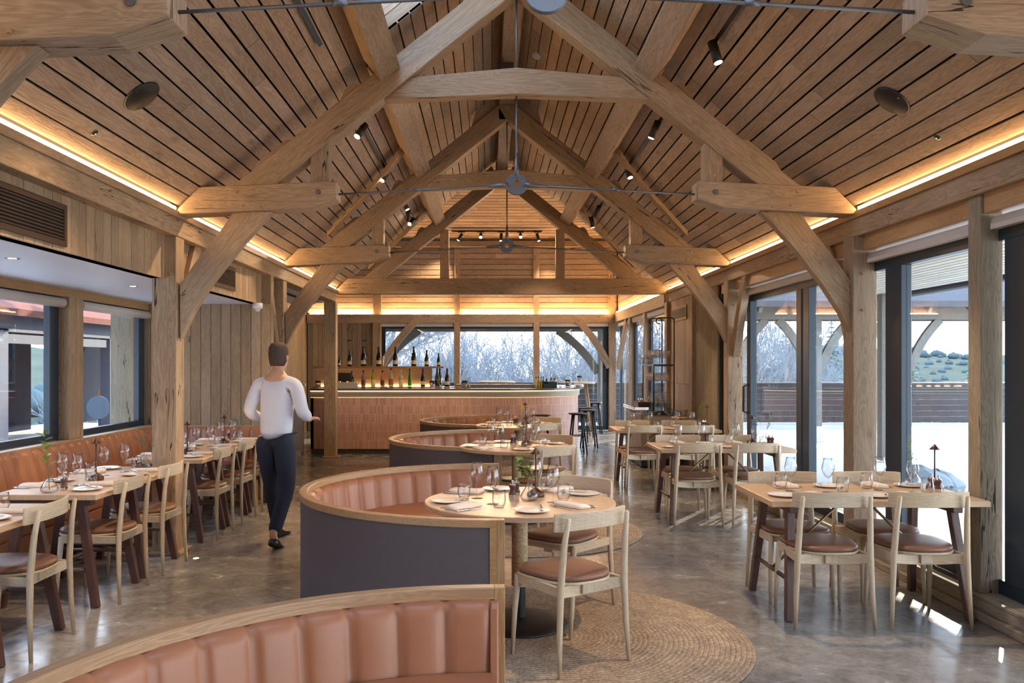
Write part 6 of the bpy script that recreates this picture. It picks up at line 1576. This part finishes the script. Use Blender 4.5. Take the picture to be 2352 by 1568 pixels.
for i, (x, y, s_) in enumerate(((5.35, 10.7, .34), (5.05, 10.3, .22), (5.75, 10.9, .26), (5.5, 10.1, .15))):
    m = MB(); r_ = random.Random(i); loops = []
    for k in range(7):
        z = s_ * [0, .25, .5, .75, .95, 1.08, 1.12][k]; rr = s_ * [1.0, 1.08, .98, .8, .55, .28, .05][k]
        loops.append([V((rr * (1 + r_.uniform(-.13, .13)) * math.cos(a * .628) * 1.3, rr * (1 + r_.uniform(-.13, .13)) * math.sin(a * .628), z * .9 - .04 + r_.uniform(-.02, .02))) for a in range(10)])
    m.rings(loops, smooth=False); tag(m.build('boulder', ROCK, loc=(x, y, 0)), 'blue grey boulder on the patio outside the front right doors, %s' % ['the largest', 'left and smaller', 'right of the largest', 'the smallest in front'][i], 'rock')

# courtyard seen through the left windows
t = empty('courtyard_wing', (0, 0, 0)); tag(t, 'dark timber courtyard building with a tiled roof outside the left windows', 'building')
CX = -8.6; BLUEG = plain('dark_blue_timber', lin((70, 76, 92)), .6, var=.1)
m = MB(); m.box((CX - .15, -2, 2.15), (CX + .1, 26, 2.45), (0, 1, 0)); m.box((CX - .1, -2, 1.95), (CX + .05, 26, 2.12), (0, 1, 0)); m.build('beam', BLUEG, t)
for y in (6, 9.4, 12.7, 14.9, 17.2, 19.2, 22.5):
    m = MB(); m.box((CX - .12, y - .13, 0), (CX + .1, y + .13, 2.2), (0, 0, 1)); m.build('post', BLUEG, t)
m = MB(); m.hexa([V((CX + .4, -2, 2.42)), V((CX + .4, 26, 2.42)), V((CX - 3.2, 26, 4.6)), V((CX - 3.2, -2, 4.6)), V((CX + .4, -2, 2.54)), V((CX + .4, 26, 2.54)), V((CX - 3.2, 26, 4.72)), V((CX - 3.2, -2, 4.72))][::1]); m.build('tiled_roof', plain('clay_roof_tiles', lin((120, 74, 62)), .8, spec=.1, var=.3, nscale=9), t)
m = MB(); m.box((CX - 2.6, 22.4, 0), (CX - 2.5, 26, 4.2)); m.box((CX - 2.6, -2, 0), (CX - 2.5, 20.6, 4.2)); m.box((CX - 2.6, 20.6, 2.1), (CX - 2.5, 22.4, 4.2)); m.build('rear_wall', plain('courtyard_wall', lin((50, 56, 68)), .8, spec=0.0, var=.12, nscale=3), t)
m = MB(); m.box((CX - .6, 20.0, 0), (CX - .3, 21.6, .98)); m.build('counter', plain('orange_counter', lin((198, 134, 92)), .6, var=.08), t)
t = empty('round_sign', (-5.79, 12.6, 0)); tag(t, 'round dark disc on a post outside the left window', 'round sign')
m = MB(); m.tube([(0, -.012, .93), (0, .012, .93)], .172, 36, smooth=False); m.build('disc', plain('slate_disc', lin((60, 76, 90)), .5), t); m = MB(); m.tube([(0, .03, 0), (0, .03, .9)], .018, 8); m.build('post', FRAME, t)
m = MB(); m.box((-5.2, -2, 2.3), (-4.3, 10, 2.42), (0, 1, 0)); tag(m.build('outer_eaves', WHITE), 'pale eaves soffit outside the left windows', 'eaves')

# ------------------------------------------------------------------ the waiter
def skin_body(name, joints, edges, mat, parent, root=0, sub=2):
    """joints: list of (x, y, z, r or (rx, ry)); edges between them"""
    me = bpy.data.meshes.new(name); me.from_pydata([j[:3] for j in joints], edges, []); me.update()
    o = bpy.data.objects.new(name, me); COL.objects.link(o); o.parent = parent
    md = o.modifiers.new('skin', 'SKIN'); md.use_smooth_shade = True
    for i, j in enumerate(joints):
        r = j[3]; me.skin_vertices[0].data[i].radius = r if isinstance(r, tuple) else (r, r)
    me.skin_vertices[0].data[root].use_root = True
    s_ = o.modifiers.new('sub', 'SUBSURF'); s_.levels = sub; s_.render_levels = sub
    me.materials.append(mat); return o
def person():
    SK = plain('skin', lin((206, 160, 134)), .5, var=.04); SHIRT = plain('white_shirt', lin((214, 218, 234)), .8, var=.04, nscale=14, bumpk=.3); TR = plain('navy_trousers', lin((34, 40, 58)), .85, var=.1); HAIR = plain('brown_hair', lin((62, 46, 38)), .7, var=.3, nscale=60); SHOE = plain('black_shoe', lin((20, 20, 22)), .35)
    t = empty('person', (-1.86, 7.42, 0), R(-12)); tag(t, 'person in white shirt and dark trousers walking towards the bar, arms forward', 'person')
    # facing +y; striding: left foot forward
    J = [(0, 0, .93, (.08, .07)), (0, .02, 1.10, (.10, .08)), (0, .04, 1.28, (.15, .10)), (0, .035, 1.42, (.10, .075)), (0, .045, 1.50, .052), (0, .065, 1.56, .052),
         (-.17, .03, 1.40, .052), (-.245, -.02, 1.15, .043), (-.20, .20, 1.04, .033), (-.18, .27, 1.03, .024),
         (.17, .03, 1.40, .052), (.25, -.01, 1.15, .043), (.22, .21, 1.08, .033), (.20, .28, 1.08, .024),
         (-.09, .0, .84, .062), (-.10, .14, .49, .06), (-.10, .20, .26, .05), (-.10, .26, .085, .036), (-.10, .36, .035, .030),
         (.09, .0, .84, .062), (.10, .02, .49, .06), (.10, -.14, .28, .05), (.10, -.26, .13, .036), (.10, -.19, .04, .030)]
    E = [(0, 1), (1, 2), (2, 3), (3, 4), (4, 5), (3, 6), (6, 7), (7, 8), (8, 9), (3, 10), (10, 11), (11, 12), (12, 13), (0, 14), (14, 15), (15, 16), (16, 17), (17, 18), (0, 19), (19, 20), (20, 21), (21, 22), (22, 23)]
    b = skin_body('body', J, E, SK, t)
    # shirt: torso, collar and sleeves
    S = [(0, 0, .87, (.165, .135)), (0, .02, 1.08, (.15, .118)), (0, .04, 1.27, (.172, .122)), (0, .035, 1.41, (.12, .09)), (0, .042, 1.47, .066),
         (-.175, .03, 1.395, .068), (-.25, -.02, 1.15, .060), (-.208, .165, 1.065, .050), (.175, .03, 1.395, .068), (.255, -.01, 1.15, .060), (.225, .175, 1.095, .050)]
    skin_body('shirt', S, [(0, 1), (1, 2), (2, 3), (3, 4), (3, 5), (5, 6), (6, 7), (3, 8), (8, 9), (9, 10)], SHIRT, t)
    T = [(0, 0, 1.03, (.135, .105)), (-.085, .0, .86, .112), (-.10, .13, .49, .076), (-.10, .19, .27, .066), (-.10, .255, .09, .060), (.085, .0, .86, .112), (.10, .02, .49, .076), (.10, -.13, .29, .066), (.10, -.245, .13, .060)]
    skin_body('trousers', T, [(0, 1), (1, 2), (2, 3), (3, 4), (0, 5), (5, 6), (6, 7), (7, 8)], TR, t)
    # head
    m = MB(); L = []
    for k, (z, rx, ry, oy) in enumerate(((1.505, .03, .03, .055), (1.525, .045, .055, .075), (1.55, .056, .078, .078), (1.585, .066, .090, .074), (1.62, .073, .097, .070), (1.66, .076, .100, .062), (1.70, .070, .092, .058), (1.728, .052, .070, .055), (1.742, .02, .03, .055))):
        L.append([V((rx * math.cos(a * math.pi / 10), oy + ry * math.sin(a * math.pi / 10) + (.010 if a == 5 and k in (3, 4) else 0), z)) for a in range(20)])
    m.rings(L); hd = m.build('head', SK, t)
    m = MB(); m.rings([[V((x, .166 + .0, 1.64)), V((-x, .166, 1.64)), V((0, .168, 1.645))] if False else [V((x * .3, .158, 1.638)), V((0, .166, 1.638)), V((-x * .3, .158, 1.638))] for x in (.02, .021)] + [[V((.012, .160, 1.60)), V((0, .188, 1.598)), V((-.012, .160, 1.60))], [V((.010, .160, 1.592)), V((0, .170, 1.590)), V((-.010, .160, 1.592))]]); m.build('nose', SK, t)
    m = MB(); m.tube([(-.022, .158, 1.565), (0, .164, 1.566), (.022, .158, 1.565)], [.003, .005, .003], 6); m.build('mouth', plain('lips', lin((170, 100, 90)), .5), t)
    for s in (-1, 1):
        m = MB(); m.lathe([(0, -.010), (.008, -.004), (.010, 0), (.008, .004), (0, .010)], 10, (s * .030, .152, 1.625)); m.build('eye', WHITE, t)
        m = MB(); m.tube([(s * .074, .06, 1.59), (s * .084, .05, 1.61), (s * .084, .048, 1.635), (s * .075, .06, 1.645)], [.006, .010, .010, .005], 8); m.build('ear', SK, t)
    m = MB(); L = []
    for k, (z, rx, ry, oy) in enumerate(((1.55, .058, .06, .03), (1.59, .074, .085, .045), (1.63, .081, .094, .050), (1.67, .084, .104, .056), (1.715, .078, .102, .056), (1.748, .058, .078, .052), (1.762, .02, .03, .05))):
        L.append([V((rx * math.cos(a * math.pi / 12), min(oy + ry * math.sin(a * math.pi / 12), .125 if z < 1.66 else .17) if not (z < 1.66 and 2 < a < 10) else .05, z)) for a in range(24)])
    m.rings(L); m.build('hair', HAIR, t)
    for s, (wx, wy, wz) in ((-1, (-.18, .27, 1.03)), (1, (.20, .28, 1.08))):
        w_ = V((wx, wy, wz)); HJ = [(*w_, (.026, .016)), (*(w_ + V((0, .045, 0))), (.034, .015)), (*(w_ + V((0, .08, -.002))), (.036, .012))]; HE = [(0, 1), (1, 2)]
        for f in range(4):
            x = (-.030 + .020 * f); Lf = [.062, .072, .068, .052][f if s > 0 else 3 - f]; b0 = len(HJ)
            HJ += [(*(w_ + V((x, .092, -.002))), .0088), (*(w_ + V((x * 1.05, .092 + Lf * .5, -.008))), .0080), (*(w_ + V((x * 1.05, .092 + Lf * .85, -.028))), .0068)]; HE += [(2, b0), (b0, b0 + 1), (b0 + 1, b0 + 2)]
        b0 = len(HJ); q = -s
        HJ += [(*(w_ + V((q * .036, .035, .0))), .0105), (*(w_ + V((q * .056, .062, -.004))), .0092), (*(w_ + V((q * .052, .09, -.012))), .0076)]; HE += [(1, b0), (b0, b0 + 1), (b0 + 1, b0 + 2)]
        skin_body('hand', HJ, HE, SK, t)
    for (x, y, z, tilt) in ((-.10, .22, 0, 0), (.10, -.28, .03, 22)):
        m = MB(); L = []
        for k, (yy, w_, h) in enumerate(((-.02, .028, .05), (.0, .038, .085), (.05, .040, .09), (.10, .042, .06), (.16, .046, .045), (.22, .042, .034), (.255, .024, .024))):
            L.append([V((w_ * math.cos(a * math.pi / 6), yy, .002 + h * .5 + h * .5 * math.sin(a * math.pi / 6))) for a in range(12)][::-1])
        m.rings(L); o = m.build('shoe', SHOE, t); o.location = (x, y, z); o.rotation_euler = (R(-tilt), 0, 0)
person()
